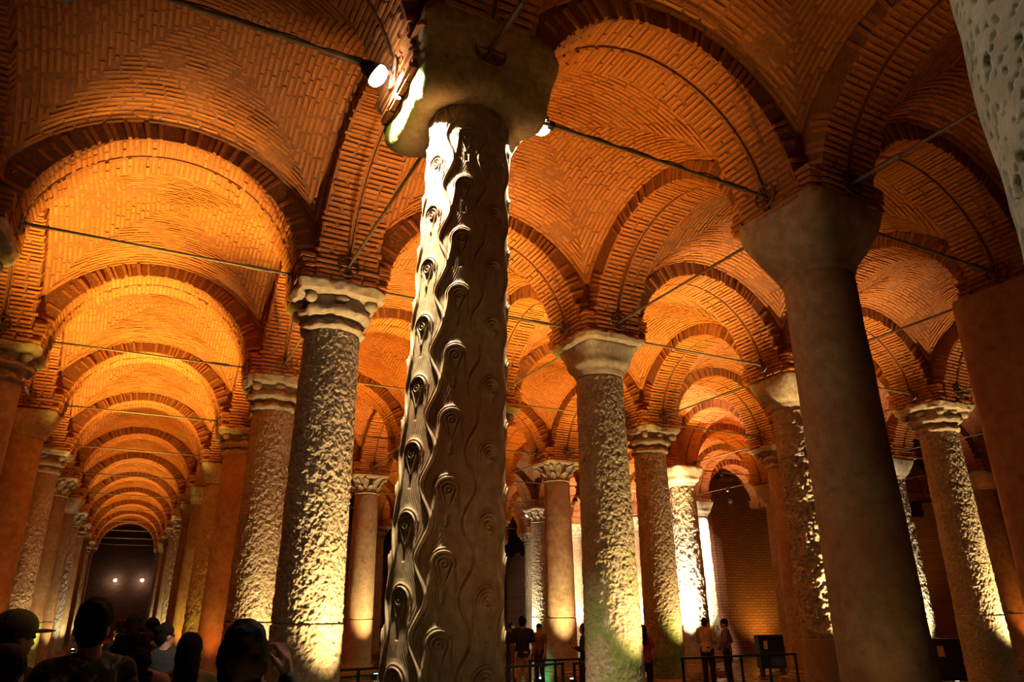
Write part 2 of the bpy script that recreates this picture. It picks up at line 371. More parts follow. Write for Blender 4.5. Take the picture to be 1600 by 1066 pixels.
for bu in range(-3, 12):
    for bv in range(-3, 8):
        if bu >= 5 and bv >= 5: continue
        if bu == 4 and bv >= 5: pass
        cx, cy = (bv+.5)*S, (bu+.5)*S
        if bv < -2 and bu > 0: continue
        root = obj('ceiling', None, None, (cx, cy, 0), kind='structure')
        vault = obj('vault', WEB, root)
        ax = obj('arch', ARCH, root, (0, -HB, 0)); ay = obj('arch', ARCH, root, (-HB, 0, 0), (0, 0, PI/2))
        sp = obj('springer', PIERCORE, root, (-HB, -HB, 0))
        spm = sp0 if (bu, bv) != (0, 0) else sp0[-12:]
        groups = [(vault, tr(cx, cy), wb0, WEB_ALL), (ax, tr(cx, cy-HB), ab0, ARCH_ALL), (ay, tr(cx-HB, cy)@ROT90, ab0, ARCH_ALL), (sp, tr(cx-HB, cy-HB), spm, SPR_ALL)]
        if (bu, bv) in NEAR:
            cand = []
            for gi, (par, W, mats, _) in enumerate(groups):
                mm = np.asarray(mats); Pw = mm[:, :3, 3]@W[:3, :3].T + W[:3, 3]; Nw = (mm[:, :3, 2]/np.linalg.norm(mm[:, :3, 2], axis=1)[:, None])@W[:3, :3].T
                px, py, pz = project(Pw); to = CAM-Pw; dist = np.linalg.norm(to, axis=1)
                face = (Nw*to).sum(1)/dist; ln = np.linalg.norm(mm[:, :3, 0], axis=1)
                ok = (px > 0) & (px < 1600) & (py > 0) & (py < 1066) & (pz > 0.5) & (face > 0.05)
                sc = np.where(ok, face*ln/dist**2, 0)
                cand += [(sc[i], gi, i) for i in np.nonzero(ok)[0]]
            cand.sort(reverse=True); cand = cand[:280]
            for gi, (par, W, mats, allm) in enumerate(groups):
                add_bricks(par, W, mats, {i for s_, g_, i in cand if g_ == gi}, 0)
        else:
            for par, W, mats, allm in groups: obj('brickwork', allm, par, kind='stuff')

# ------------------------------------------------------------------ columns
def lathe_noise(name, zs, rs, nth, mat, amp=0.0, freq=(7, 9), seed=0, caps=True, smooth=True, zfun=None, ridged=False):
    zs = np.asarray(zs); rs = np.asarray(rs); th = np.linspace(0, 2*PI, nth, endpoint=False)
    T, Z = np.meshgrid(th, zs, indexing='ij'); R = np.broadcast_to(rs, T.shape).copy()
    if amp:
        P = np.stack([np.cos(T)*freq[0]*0.43, np.sin(T)*freq[0]*0.43, Z*freq[1]], -1)
        nz = fbm(P, 3, seed)
        if ridged: nz = 0.55*nz - 1.1*np.clip(np.abs(vnoise(P*1.9, seed+7))*-1+0.42, 0, 1) + 0.35*vnoise(P*4.1, seed+8)
        R = R + amp*nz
    if zfun is not None: R, Z = zfun(T, R, Z)
    V = np.stack([R*np.cos(T), R*np.sin(T), Z], -1).reshape(-1, 3); nv = len(zs)
    Fq = grid_faces(nth, nv, True)
    me_v = [V]; 
    if caps:
        n0 = len(V); me_v.append(np.array([[0, 0, zs[0]], [0, 0, zs[-1]]]))
        i = np.arange(nth); j = (i+1) % nth
        Fq = np.concatenate([Fq, np.stack([j*nv, i*nv, np.full(nth, n0), np.full(nth, n0)], -1), np.stack([i*nv+nv-1, j*nv+nv-1, np.full(nth, n0+1), np.full(nth, n0+1)], -1)])
        tri = Fq[-2*nth:, :3]; Fq = Fq[:-2*nth]
        V = np.concatenate(me_v); me = bpy.data.meshes.new(name)
        me.from_pydata(V.tolist(), [], Fq.tolist()+tri.tolist()) if len(Fq) < 3000 else None
        if len(Fq) >= 3000:
            nq = len(Fq); nt = len(tri); me.vertices.add(len(V)); me.vertices.foreach_set('co', V.astype(np.float32).ravel())
            me.loops.add(nq*4+nt*3); me.loops.foreach_set('vertex_index', np.concatenate([Fq.ravel(), tri.ravel()]).astype(np.int32))
            me.polygons.add(nq+nt); me.polygons.foreach_set('loop_start', np.concatenate([np.arange(nq)*4, nq*4+np.arange(nt)*3]).astype(np.int32))
            me.update(calc_edges=True)
        me.polygons.foreach_set('use_smooth', np.array([smooth]*len(Fq)+[False]*len(tri))); me.materials.append(mat); me.update(); return me
    return mesh_from(name, V, Fq, mat, smooth)
RB, RT = 0.475, 0.415                                       # shaft radius at foot and top
def rad(z): return RB + (RT-RB)*z/5.8
def shaft(name, z0, z1, mat, nth, amp, freq, seed, ridged=False, grow=1.0):
    nz = max(12, int((z1-z0)/(0.5 if amp == 0 else 2.6/nth)))
    zs = np.concatenate([[z0, z0+0.012], np.linspace(z0+0.03, z1-0.03, nz), [z1-0.012, z1]])
    rs = rad(zs)*grow; rs[0] -= 0.02; rs[-1] -= 0.02
    return lathe_noise(name, zs, rs, nth, mat, amp, freq, seed, ridged=ridged)
SEAM = 1.72
def pitted():
    nth = 420; zs = np.concatenate([np.linspace(0.35, 2.2, 60)[:-1], np.linspace(2.2, 4.0, 320)[:-1], np.linspace(4.0, 5.8, 60)]); th = np.linspace(0, 2*PI, nth, endpoint=False)
    T, Z = np.meshgrid(th, zs, indexing='ij'); R = rad(Z)
    P = np.stack([np.cos(T)*0.45, np.sin(T)*0.45, Z], -1)
    gate = np.clip(vnoise(P*3.3, 12)*1.3+0.45, 0, 1)
    h = 0.010*fbm(P*4, 3, 3) - 0.09*np.clip(vnoise(P*np.array([34, 34, 24.]), 9)-0.36, 0, 0.4)*gate - 0.05*np.clip(vnoise(P*60, 19)-0.42, 0, 1)
    R = R+h
    return mesh_from('shaft', np.stack([R*np.cos(T), R*np.sin(T), Z], -1), grid_faces(nth, len(zs), True), M['pitted'], True)
SH = {}
def shafts(kind):
    if kind in SH: return SH[kind]
    if kind == 'rough': r = [('upper_drum', shaft('upper_drum', SEAM, 5.8, M['rough'], 230, 0.021, (21, 16), 11, True)), ('lower_drum', shaft('lower_drum', 0.35, SEAM, M['rough'], 230, 0.020, (21, 16), 12, True, 1.02))]
    elif kind == 'rough_whole': r = [('shaft', shaft('shaft', 0.35, 5.8, M['rough'], 150, 0.032, (12, 7), 21, True))]
    elif kind == 'mossy': r = [('shaft', shaft('shaft', 0.35, 5.8, M['mossy'], 210, 0.020, (21, 16), 31, True))]
    elif kind == 'craggy': r = [('upper_drum', shaft('upper_drum', 1.35, 4.75, M['rough'], 140, 0.06, (8, 7), 41, True, 1.0)), ('top_drum', shaft('top_drum', 4.75, 5.8, M['rough'], 110, 0.03, (9, 8), 42, True, 1.0)), ('lower_drum', shaft('lower_drum', 0.35, 1.35, M['smooth'], 64, 0.004, (4, 4), 43, False, 1.05))]
    elif kind == 'pitted': r = [('shaft', pitted())]
    elif kind == 'smooth': r = [('shaft', shaft('shaft', 0.35, 5.8, M['smooth'], 96, 0.006, (4, 2), 51))]
    elif kind == 'smooth_two': r = [('upper_drum', shaft('upper_drum', SEAM, 5.8, M['smooth'], 72, 0.006, (5, 3), 61)), ('lower_drum', shaft('lower_drum', 0.35, SEAM, M['smooth'], 72, 0.006, (5, 3), 62, False, 1.02))]
    elif kind == 'algae': r = [('upper_drum', shaft('upper_drum', SEAM, 5.8, M['smooth'], 72, 0.006, (5, 3), 61)), ('lower_drum', shaft('lower_drum', 0.35, SEAM, M['algae'], 72, 0.006, (5, 3), 62, False, 1.02))]
    elif kind == 'far': r = [('shaft', shaft('shaft', 0.35, 5.8, M['rough'], 32, 0.012, (9, 9), 71))]
    SH[kind] = r; return r
def supersq(T, p):
    c, s_ = np.abs(np.cos(T)), np.abs(np.sin(T)); return (c**p+s_**p)**(-1.0/p)
def loft(name, rows, mat, nth=64, amp=0.0, freq=6, seed=0, cap=True, sharp=False):
    """rows: (z, half width, p) from round (p=2) to square (p=8)"""
    zs = []; V = []; th = np.linspace(0, 2*PI, nth, endpoint=False)+PI/nth
    for z, hw, p in rows:
        r = hw*supersq(th, p); V.append(np.stack([r*np.cos(th), r*np.sin(th), np.full(nth, z)], -1))
    V = np.stack(V, 1)
    if amp:
        nz = fbm(V*freq, 3, seed)[..., None]; c = V.copy(); c[..., 2] = 0; c /= np.linalg.norm(c, axis=-1, keepdims=True)+1e-6
        V = V + c*nz*amp; V[..., 2] += 0.6*amp*fbm(V*freq, 2, seed+9)
    nv = len(rows); V = V.reshape(-1, 3).tolist(); Fq = grid_faces(nth, nv, True).tolist()
    if cap: Fq += [[i*nv for i in range(nth)][::-1], [i*nv+nv-1 for i in range(nth)]]
    me = bpy.data.meshes.new(name); me.from_pydata(V, [], Fq); me.materials.append(mat); me.update()
    me.polygons.foreach_set('use_smooth', np.full(len(me.polygons), True))
    try: me.set_sharp_from_angle(angle=math.radians(38))
    except Exception: pass
    return me
def dense(rows, k):
    out = []
    for a, b in zip(rows[:-1], rows[1:]):
        for i in range(k): out.append(tuple(a[q]+(b[q]-a[q])*i/k for q in range(3)))
    return out+[rows[-1]]
CAPS = {}
def cap_smooth(tall=0.0, mat='capital', hw=0.60, seed=1, low=0.0):
    zt = 6.42+tall
    rows = dense([(5.8+low, 0.43, 2), (5.86+low, 0.455, 2), (5.9+low, 0.46, 2.1), (6.0+low*0.8, 0.52, 2.6), (6.12, hw*0.93, 3.6), (6.25, hw*0.99, 5), (zt-0.03, hw+0.02, 8), (zt, hw+0.01, 9)], 3)
    return [('capital', loft('capital', rows, M[mat], 72, 0.012, 5, seed))]
def cap_abacus(seed=2):
    p = cap_smooth(-0.06, 'capital', 0.55, seed)
    rows = dense([(6.35, 0.60, 9), (6.37, 0.66, 9), (6.45, 0.68, 9), (6.48, 0.66, 9)], 3)
    return p+[('abacus', loft('abacus', rows, M['capital'], 96, 0.035, 7, seed+4))]
def lobes(n, k): return lambda T: 1+k*np.abs(np.cos(T*n/2))
def band(name, z0, z1, r, bulge, n, k, mat, seed, p=2.0, amp=0.02, nth=96, rows=9):
    th = np.linspace(0, 2*PI, nth, endpoint=False); V = []
    for t in np.linspace(0, 1, rows):
        rr = (r + bulge*math.sin(PI*t)**0.7)*supersq(th, p)*(1+k*np.abs(np.cos(th*n/2))*math.sin(PI*t))
        V.append(np.stack([rr*np.cos(th), rr*np.sin(th), np.full(nth, z0+(z1-z0)*t)+0.03*np.cos(th*n)*(t > 0.5)], -1))
    V = np.stack(V, 1); c = V.copy(); c[..., 2] = 0; c /= np.linalg.norm(c, axis=-1, keepdims=True)
    V = V + c*(amp*fbm(V*8, 3, seed))[..., None]; V[..., 2] += amp*0.5*fbm(V*7, 2, seed+3)
    Fq = grid_faces(nth, rows, True).tolist()+[[i*rows for i in range(nth)][::-1], [i*rows+rows-1 for i in range(nth)]]
    me = bpy.data.meshes.new(name); me.from_pydata(V.reshape(-1, 3).tolist(), [], Fq); me.materials.append(M[mat]); me.update()
    me.polygons.foreach_set('use_smooth', np.full(len(me.polygons), True)); return me
def cap_eroded(seed=3):
    parts = [('astragal', band('astragal', 5.78, 5.92, 0.40, 0.075, 9, 0.02, 'capital', seed, amp=0.022)),
             ('bell', loft('bell', [(5.88, 0.40, 2), (6.0, 0.42, 2.2), (6.2, 0.46, 3), (6.34, 0.5, 4)], M['capital'], 64, 0.03, 6, seed+1)),
             ('leaf_band', band('leaf_band', 5.97, 6.17, 0.41, 0.12, 8, 0.05, 'capital', seed+2, 2.3, 0.03)),
             ('abacus', loft('abacus', dense([(6.29, 0.56, 7), (6.31, 0.63, 7), (6.42, 0.66, 8), (6.46, 0.64, 8)], 4), M['capital'], 120, 0.055, 5, seed+3))]
    return parts
VOLK = MB().ball((0.50, 0, 6.24), 0.085, (0.8, 1.3, 0.75), rot=Euler((0.2, 0.3, 0.1))).mesh('boss', M['capital'], True); VOLC = MB().ball((0.64, 0, 6.23), 0.11, (1, 0.8, 0.85), rot=Euler((0.1, 0.5, 0.2))).mesh('volute', M['capital'], True)
def leaf_mesh(h=0.26, wd=0.2, curl=0.12, r=0.40):
    V = []; nu, nv = 9, 10
    for layer in (0, 1):
        for i in range(nu):
            s_ = i/(nu-1)*2-1
            for j in range(nv):
                t = j/(nv-1); wdt = wd*(0.72+0.28*math.sin(PI*min(1, t*1.1)))*(1-0.85*max(0, t-0.72)/0.28)
                ser = 1-0.16*(j % 2)*abs(s_)
                x = s_*wdt/2*ser; out = r + 0.02 + 0.05*t + curl*max(0, t-0.55)**1.5*3.2 - 0.03*s_*s_ - 0.03*layer + 0.012*math.cos(s_*PI*3)
                z = h*(t if t < 0.8 else 0.8+0.2*math.sin((t-0.8)/0.2*PI*0.85)/1.0*0.6)
                V.append((out, x, z))
    n = nu*nv; Fq = []
    for i in range(nu-1):
        for j in range(nv-1):
            a, b, c, d = i*nv+j, (i+1)*nv+j, (i+1)*nv+j+1, i*nv+j+1; Fq += [(a, b, c, d), (n+d, n+c, n+b, n+a)]
    for i in range(nu-1): Fq += [(i*nv, n+i*nv, n+(i+1)*nv, (i+1)*nv), (i*nv+nv-1, (i+1)*nv+nv-1, n+(i+1)*nv+nv-1, n+i*nv+nv-1)]
    for j in range(nv-1): Fq += [(j, j+1, n+j+1, n+j), ((nu-1)*nv+j, n+(nu-1)*nv+j, n+(nu-1)*nv+j+1, (nu-1)*nv+j+1)]
    me = bpy.data.meshes.new('leaf'); me.from_pydata(V, [], Fq); me.materials.append(M['capital']); me.update()
    me.polygons.foreach_set('use_smooth', np.full(len(me.polygons), True)); return me
LEAF1, LEAF2 = leaf_mesh(0.24, 0.25, 0.16, 0.40), leaf_mesh(0.27, 0.28, 0.22, 0.44)
VOL = MB().ball((0.69, 0, 6.29), 0.085, (1, 0.7, 1)).tube((0.5, 0, 6.12), (0.68, 0, 6.3), 0.045, 0.06).mesh('volute', M['capital'], True)
def cap_leaf(seed=5):
    return [('bell', loft('bell', [(5.8, 0.41, 2), (5.83, 0.44, 2), (5.87, 0.40, 2), (6.1, 0.43, 2.2), (6.34, 0.52, 3.5)], M['capital'], 48, 0.006, 6, seed)),
            ('abacus', loft('abacus', dense([(6.33, 0.58, 6), (6.36, 0.64, 6), (6.42, 0.66, 7), (6.45, 0.64, 7)], 2), M['capital'], 64, 0.014, 5, seed+3))]
def cap_parts(kind):
    if kind not in CAPS:
        CAPS[kind] = {'smooth': lambda: cap_smooth(0.02, 'capital', 0.6, 1), 'tall': lambda: cap_smooth(0.12, 'smooth', 0.66, 8, -0.13), 'abacus': cap_abacus, 'eroded': cap_eroded,
                      'eroded_b': lambda: cap_eroded(33), 'leaf': cap_leaf, 'bell': lambda: cap_smooth(0.02, 'capital', 0.56, 15)}[kind]()
    return CAPS[kind]
BASE = [('base', loft('base', dense([(0.0, 0.66, 9), (0.16, 0.66, 9), (0.17, 0.62, 2), (0.23, 0.62, 2), (0.26, 0.54, 2), (0.31, 0.55, 2), (0.36, 0.5, 2)], 2), M['smooth'], 64, 0.01, 4, 77))]
COLPOS = {}
def column(u, v, sh, cp, label, group=None, dx=0, dy=0):
    x, y = v*S+dx, u*S+dy
    root = thing('stone_column', label, 'column', (x, y, 0), (0, 0, (u*3+v*7) % 4*PI/2), group)
    COLPOS[(u, v)] = root
    for n, me in BASE+shafts(sh): obj(n, me, root)
    if cp == 'leaf':
        parts = {n: obj(n, me, root) for n, me in cap_parts('leaf')}
        for k in range(8):
            obj('leaf', LEAF1, parts['bell'], (0, 0, 5.86), (0, 0, k*PI/4)); obj('leaf', LEAF2, parts['bell'], (0, 0, 6.06), (0, 0, k*PI/4+PI/8))
        for k in range(4): obj('volute', VOL, root, rot=(0, 0, PI/4+k*PI/2))
    else:
        for n, me in cap_parts(cp): obj(n, me, root)
        if cp.startswith('eroded'):
            for k in range(4): obj('boss', VOLK, root, rot=(0, 0, k*PI/2)); obj('volute', VOLC, root, rot=(0, 0, PI/4+k*PI/2))
    return root
NAMED = {
 (1, 0): ('rough', 'eroded', 'rough weathered column with a ringed eroded capital just behind the carved column'),
 (2, 0): ('rough', 'eroded_b', 'reddish rough column with an eroded capital behind the pitted yellow-lit column'),
 (3, 0): ('smooth', 'eroded', 'dark red smooth column with worn capital, third along the aisle from the carved one'),
 (4, 0): ('rough_whole', 'smooth', 'column under a pale plain capital, fourth along the right side of the long aisle'),
 (5, 0): ('smooth', 'bell', 'column under a pale bell capital, fifth along the right side of the long aisle'),
 (0, 1): ('smooth', 'tall', 'big smooth mottled column under a plain bulging block capital'),
 (1, 1): ('mossy', 'abacus', 'rough yellow-lit column under a plain capital with a ragged slab on top'),
 (1, 2): ('craggy', 'smooth', 'craggy deeply pitted column with smooth lower drum behind the big smooth column'),
 (1, 3): ('rough', 'eroded', 'rough column with scalloped capital, brightly lit at its foot, beside the red pier'),
 (2, 2): ('mossy', 'eroded_b', 'column with a bright green moss patch near its foot'),
 (2, 3): ('smooth_two', 'eroded', 'dark smooth column with crumbling capital behind the craggy column'),
 (3, 2): ('smooth_two', 'leaf', 'smooth reddish column with a crisp acanthus leaf capital'),
 (3, 3): ('rough_whole', 'bell', 'floodlit white column, nearest of the three in a diagonal line'),
 (4, 4): ('rough_whole', 'bell', 'floodlit white column, middle of the three in a diagonal line'),
 (5, 5): ('smooth_two', 'bell', 'floodlit white column, farthest of the three beside the brick wall'),
 (5, 4): ('smooth_two', 'leaf', 'floodlit white column with leafy capital left of the mossy green column'),
 (6, 4): ('smooth_two', 'leaf', 'slim floodlit white column behind the smooth reddish leaf-capital column'),
 (5, 3): ('rough', 'leaf', 'rough half-lit column close beside the smooth reddish leaf-capital column'),
 (2, 4): ('rough_whole', 'smooth', 'pale thin-looking column under a white wedge capital beyond the big smooth column'),
 (3, 4): ('rough_whole', 'smooth', 'column in front of the inner brick wall beside the black cabinet'),
 (2, 5): ('smooth_two', 'smooth', 'red-lit smooth column half hidden behind the scalloped-capital column'),
 (4, 1): ('smooth_two', 'leaf', 'smooth column with dark leaf capital, bright yellow at its foot'),
 (5, 1): ('smooth', 'leaf', 'slender amber column just behind the pitted yellow-lit column'),
 (3, 1): ('smooth', 'leaf', 'column standing hidden directly behind the carved column, third row'),
 (2, 1): ('rough', 'eroded', 'column standing hidden directly behind the carved column, second row'),
 (1, -1): ('smooth', 'eroded', 'column at the frame edge whose capital holds the first aisle tie rod'),
 (2, -1): ('smooth', 'eroded_b', 'column at the frame edge with a chunky eroded capital'),
 (3, -1): ('smooth', 'smooth', 'dark smooth leaning-looking column under a plain capital on the aisle\'s left side'),
 (4, -1): ('rough', 'eroded', 'column with two pale scalloped rings at its capital above the capped man'),
 (5, -1): ('algae', 'leaf', 'column with lime green algae on its lower drum behind the man in the floral shirt'),
 (6, -1): ('smooth_two', 'smooth', 'column with plain capital just after the algae-green drum'),
 (-1, 0): ('pitted', 'smooth', 'close pale limestone shaft full of small pits in the upper corner'),
 (0, -1): ('smooth', 'smooth', 'smooth column outside the frame, left of the carved column'),
}
ORD = ['zeroth', 'first', 'second', 'third', 'fourth', 'fifth', 'sixth', 'seventh', 'eighth', 'ninth', 'tenth', 'eleventh', 'twelfth', 'thirteenth', 'fourteenth']
for u in range(-1, 12):
    for v in range(-2, 7):
        if (u, v) in ((0, 0), (0, 2), (-1, 1)): continue
        if u >= 4 and v >= 6 or (u >= 5 and v >= 5 and (u, v) != (5, 5)) or (u, v) in ((4, 5), (3, 6), (4, 6)): continue
        if u == -1 and v > 2: continue
        if (u, v) in NAMED:
            sh, cp, lab = NAMED[(u, v)]
            o = column(u, v, sh, cp, lab, None, *((0.020, -0.010) if (u, v) == (-1, 0) else (0, 0)))
        else:
            sh = ['smooth_two', 'far', 'rough_whole'][(u*5+v*3) % 3]; cp = ['leaf', 'eroded', 'smooth', 'eroded_b'][(u*3+v) % 4]
            if v == 0: lab, grp = 'brown column, %s along the right row of the long aisle' % ORD[u], 'far columns on the right of the aisle'
            elif v == -1: lab, grp = 'brown column, %s along the left row of the long aisle' % ORD[u], 'far columns on the left of the aisle'
            elif v < -1: lab, grp = 'column of the row beyond the long aisle, %s row back' % ORD[u+1], 'columns beyond the aisle'
            else: lab, grp = 'distant hall column, %s row back, %s file right of the aisle' % (ORD[u+1], ORD[v]), 'distant columns in the hall'
            o = column(u, v, sh, cp, lab, grp)
for k, (x, y) in {(3, 3): (1066, 762), (4, 4): (1090, 808), (5, 5): (1110, 832), (5, 4): (989, 830)}.items():
    p = at_z(x, y, 5.8); COLPOS[k].location = (p[0], p[1], 0)

# ---- the carved column
def carved():
    nth, z0, z1 = 540, 0.75, 6.34
    zs = np.linspace(z0, z1, 880); th = np.linspace(0, 2*PI, nth, endpoint=False)
    T, Z = np.meshgrid(th, zs, indexing='ij')
    R = 0.455 + (0.385-0.455)*(Z-1.3)/4.9
    DZ, rr = 0.54, 0.42
    phi0 = math.atan2(-5.43, -2.26)-math.radians(3); q = (T-phi0)/(PI/4); ki = np.round(q); s = (q-ki)*(PI/4)*rr        # metres across from eye axis; +s to the image right
    zoff = np.where(np.mod(ki, 2) == 0, 5.39, 5.14); zz = (Z-zoff)/DZ; z = (zz-np.round(zz))*DZ
    def ga(x, w_): return np.exp(-(x/w_)**2)
    def ss(x, a, b):
        t_ = np.clip((x-a)/(b-a), 0, 1); return t_*t_*(3-2*t_)
    wv = np.maximum(1+z/0.17, 0.03); dd = np.where(z > 0, np.hypot(s, z), np.abs(s)/wv); dr = np.hypot(s, z)
    h = 0.008*ss(0.13-np.hypot(s*1.05, z-0.035), 0, 0.07)                                   # swelling that carries the eye
    h += 0.012*ga(dd-0.063, 0.007)*ss(z, -0.19, -0.14) - 0.014*ga(dd-0.048, 0.009)*ss(z, -0.17, -0.1)
    h += 0.012*ga(dr-0.031, 0.006) - 0.011*ga(dr-0.020, 0.006) + 0.013*ga(dr, 0.009)
    up = ss(z, -0.05, 0.03); d2 = np.hypot(s, z-0.005)
    h += up*(0.022*ga(d2-0.088, 0.010) - 0.014*ga(d2-0.074, 0.006) + 0.011*ga(d2-0.110, 0.007) - 0.007*ga(d2-0.100, 0.005))
    side = np.abs(s); tail = ss(-z, -0.03, 0.04)*ss(z+0.27, 0, 0.12)                            # hood strands running down either side
    h += tail*(0.014*ga(side-0.087+0.25*np.minimum(0, z+0.02)*0.3, 0.012) + 0.008*ga(side-0.108, 0.006))
    h -= 0.016*ga(s, 0.012)*ss(-z, 0.16, 0.2)                                              # furrow below the drop
    cell = (PI/4)*rr
    # wavy ridge on every boundary between two files of eyes
    qb = q-0.5; kb_ = np.round(qb); sb = (qb-kb_)*cell
    ph = np.where(np.mod(kb_, 2) == 0, 1.0, -1.0)
    wav = 0.046*np.sin(2*PI*(Z-5.39+0.10)/DZ)*ph
    h += 0.015*ga(sb-wav, 0.008) + 0.010*ga(sb-wav, 0.03) - 0.008*ga(np.abs(sb-wav)-0.022, 0.007)
    h += 0.0016*np.sin((sb-wav*0.8)*2*PI/0.021)*(1-ga(dr, 0.12)) + 0.004*fbm(np.stack([np.cos(T)*5, np.sin(T)*5, Z*3], -1), 3, 4)
    R = R+0.85*h
    V = np.stack([R*np.cos(T), R*np.sin(T), Z], -1)
    return mesh_from('shaft', V, grid_faces(nth, len(zs), True), M['carved'], True)
right = np.array([AX[0][0], AX[0][1]]); right /= np.linalg.norm(right)
root = thing('carved_column', 'column carved all over with eye-shaped drops and wavy ridges, floodlit on one side', 'column', (-0.085*right[0], -0.085*right[1], 0))
root.rotation_euler = Vector((0.03*right[0], 0.03*right[1], 1)).to_track_quat('Z', 'Y').to_euler() if False else (0, 0, 0)
lean = Matrix.Shear('XY', 4, (0.0, 0.0))
ax_ = Vector((-right[1], right[0], 0)); root.rotation_mode = 'QUATERNION'
from mathutils import Quaternion
root.rotation_quaternion = Quaternion(ax_, math.radians(1.75))
COLPOS[(0, 0)] = root
obj('shaft', carved(), root); obj('plinth_drum', shaft('plinth_drum', 0.0, 0.76, M['smooth'], 64, 0.01, (4, 4), 5, False, 1.06), root)
def carved_cap():
    nth = 200; th = np.linspace(0, 2*PI, nth, endpoint=False)+math.radians(0); cor = np.abs(np.sin(2*th))**1.5
    rows = []
    for t, hw, p in [(0.0, 0.34, 2), (0.02, 0.44, 2.2), (0.04, 0.55, 4), (0.08, 0.615, 6), (0.14, 0.64, 8), (0.2, 0.65, 9), (0.3, 0.66, 9), (0.38, 0.67, 9), (0.45, 0.675, 9), (0.52, 0.69, 9), (0.6, 0.70, 9), (0.68, 0.71, 9), (0.75, 0.715, 9), (0.82, 0.715, 9), (0.9, 0.71, 9), (0.96, 0.70, 9), (1.0, 0.6, 8)]:
        r = hw*supersq(th, p); zb = 6.30-0.16*cor*(1 if t > 0.04 else t/0.04)
        rows.append(np.stack([r*np.cos(th), r*np.sin(th), zb+(7.12-zb)*t], -1))
    V = np.stack(rows, 1)
    c = V.copy(); c[..., 2] = 0; c /= np.linalg.norm(c, axis=-1, keepdims=True)
    V = V + c*(0.03*fbm(V*3.1, 3, 17)+0.014*fbm(V*11, 3, 27))[..., None]; V[..., 2] += 0.02*fbm(V*3, 2, 8)
    nv = V.shape[1]; Fq = grid_faces(nth, nv, True).tolist()+[[i*nv+nv-1 for i in range(nth)]]
    me = bpy.data.meshes.new('capital'); me.from_pydata(V.reshape(-1, 3).tolist(), [], Fq); me.materials.append(M['carvedcap']); me.update()
    me.polygons.foreach_set('use_smooth', np.full(len(me.polygons), True)); return me
obj('capital', carved_cap(), root, (-0.05*right[0], -0.05*right[1], 0))

# ---- red rendered pier
pier = thing('masonry_pier', 'square red-lit rendered pier, smooth and dark, at the edge of the frame', 'column', (2*S, 0, 0))
obj('shaft', loft('shaft', dense([(0.0, 0.84, 12), (0.3, 0.82, 12), (6.4, 0.80, 12), (6.5, 0.79, 12)], 8), M['redpier'], 64, 0.012, 2, 91), pier)
obj('base', loft('base', [(0, 0.95, 14), (0.22, 0.95, 14), (0.3, 0.86, 14)], M['redpier'], 48, 0.01, 3, 92), pier)

# ------------------------------------------------------------------ tie rods
ROD_Z = 6.72
def rod_meshes(a, b):
    L = b-a
    return (MB().tube((a, 0, 0), (b, 0, 0), 0.021, seg=10).mesh('rod', M['steel'], True))
ROD = rod_meshes(-1.8, 1.8); TB = MB().tube((-0.16, 0, 0), (0.16, 0, 0), 0.034, seg=8).tube((-0.2, 0, 0), (-0.16, 0, 0), 0.028, seg=6).tube((0.16, 0, 0), (0.2, 0, 0), 0.028, seg=6).mesh('turnbuckle', M['steel'])
dm = MB().ring((0, 0, 0), 0.155, 0.014, 'X').tube((-0.03, 0, 0), (0.04, 0, 0), 0.03)
for k in range(3):
    a = k*PI/3; dm.tube((0, 0.155*math.cos(a), 0.155*math.sin(a)), (0, -0.155*math.cos(a), -0.155*math.sin(a)), 0.010, seg=6)
DISC = dm.mesh('anchor_wheel', M['iron'], True)
def label_rod(u, v, d):
    if d == 'x' and v == -1: return ('iron tie rod across the long aisle, %s from the front' % ORD[u] if 0 < u < 6 else 'thin iron tie rod across the long aisle, %s from the front' % ORD[max(u,0)], None if 0 < u < 6 else 'far tie rods of the aisle')
    sp = {('x', 0, 0): 'dark tie rod with cable from the carved column to the big smooth column', ('x', 0, -1): 'grey tie rod carrying the brighter lamp beside the carved capital',
          ('y', 0, 0): 'tie rod rising from the ringed eroded capital toward the carved column', ('y', 0, 1): 'tie rod from the big smooth capital back to the ragged-slab capital',
          ('y', -1, 1): 'tie rod from the big smooth capital toward the pitted limestone shaft', ('x', 0, 1): 'tie rod from the big smooth capital to the red pier',
          ('x', 1, 0): 'tie rod ending at the ragged-slab capital, passing behind the carved column', ('x', 1, 1): 'tie rod from the ragged-slab capital to the craggy column',
          ('x', 1, 2): 'tie rod from the craggy column to the scalloped capital', ('y', 0, 2): 'tie rod running back from the red pier', ('y', -1, 0): 'short visible tie rod with a wheel anchor above the carved capital'}
    if (d, u, v) in sp: return sp[(d, u, v)], None
    if d == 'y': return 'thin lengthwise tie rod, %s bay back in the %s file right of the aisle' % (ORD[u+1], ORD[v+2]), 'distant lengthwise tie rods'
    return 'thin crosswise tie rod, %s row back and %s bay right of the aisle' % (ORD[u+1], ORD[v+2]), 'distant crosswise tie rods'
def rod(u, v, d):
    lab, grp = label_rod(u, v, d)
    x, y = (v*S+HB, u*S) if d == 'x' else (v*S, u*S+HB)
    z = ROD_Z + (0.0 if d == 'x' else -0.03)
    r = thing('tie_rod', lab, 'tie rod', (x, y, z), (0, 0, 0 if d == 'x' else PI/2), grp)
    obj('rod', ROD, r)
    dist = math.hypot(x-CAM[0], y-CAM[1])
    if dist < 24:
        obj('turnbuckle', TB, r, (1.25, 0, 0)); obj('anchor_wheel', DISC, r, (-1.735, 0, 0)); obj('anchor_wheel', DISC, r, (1.735, 0, 0), (0, 0, PI))
    return r
RODS = {}
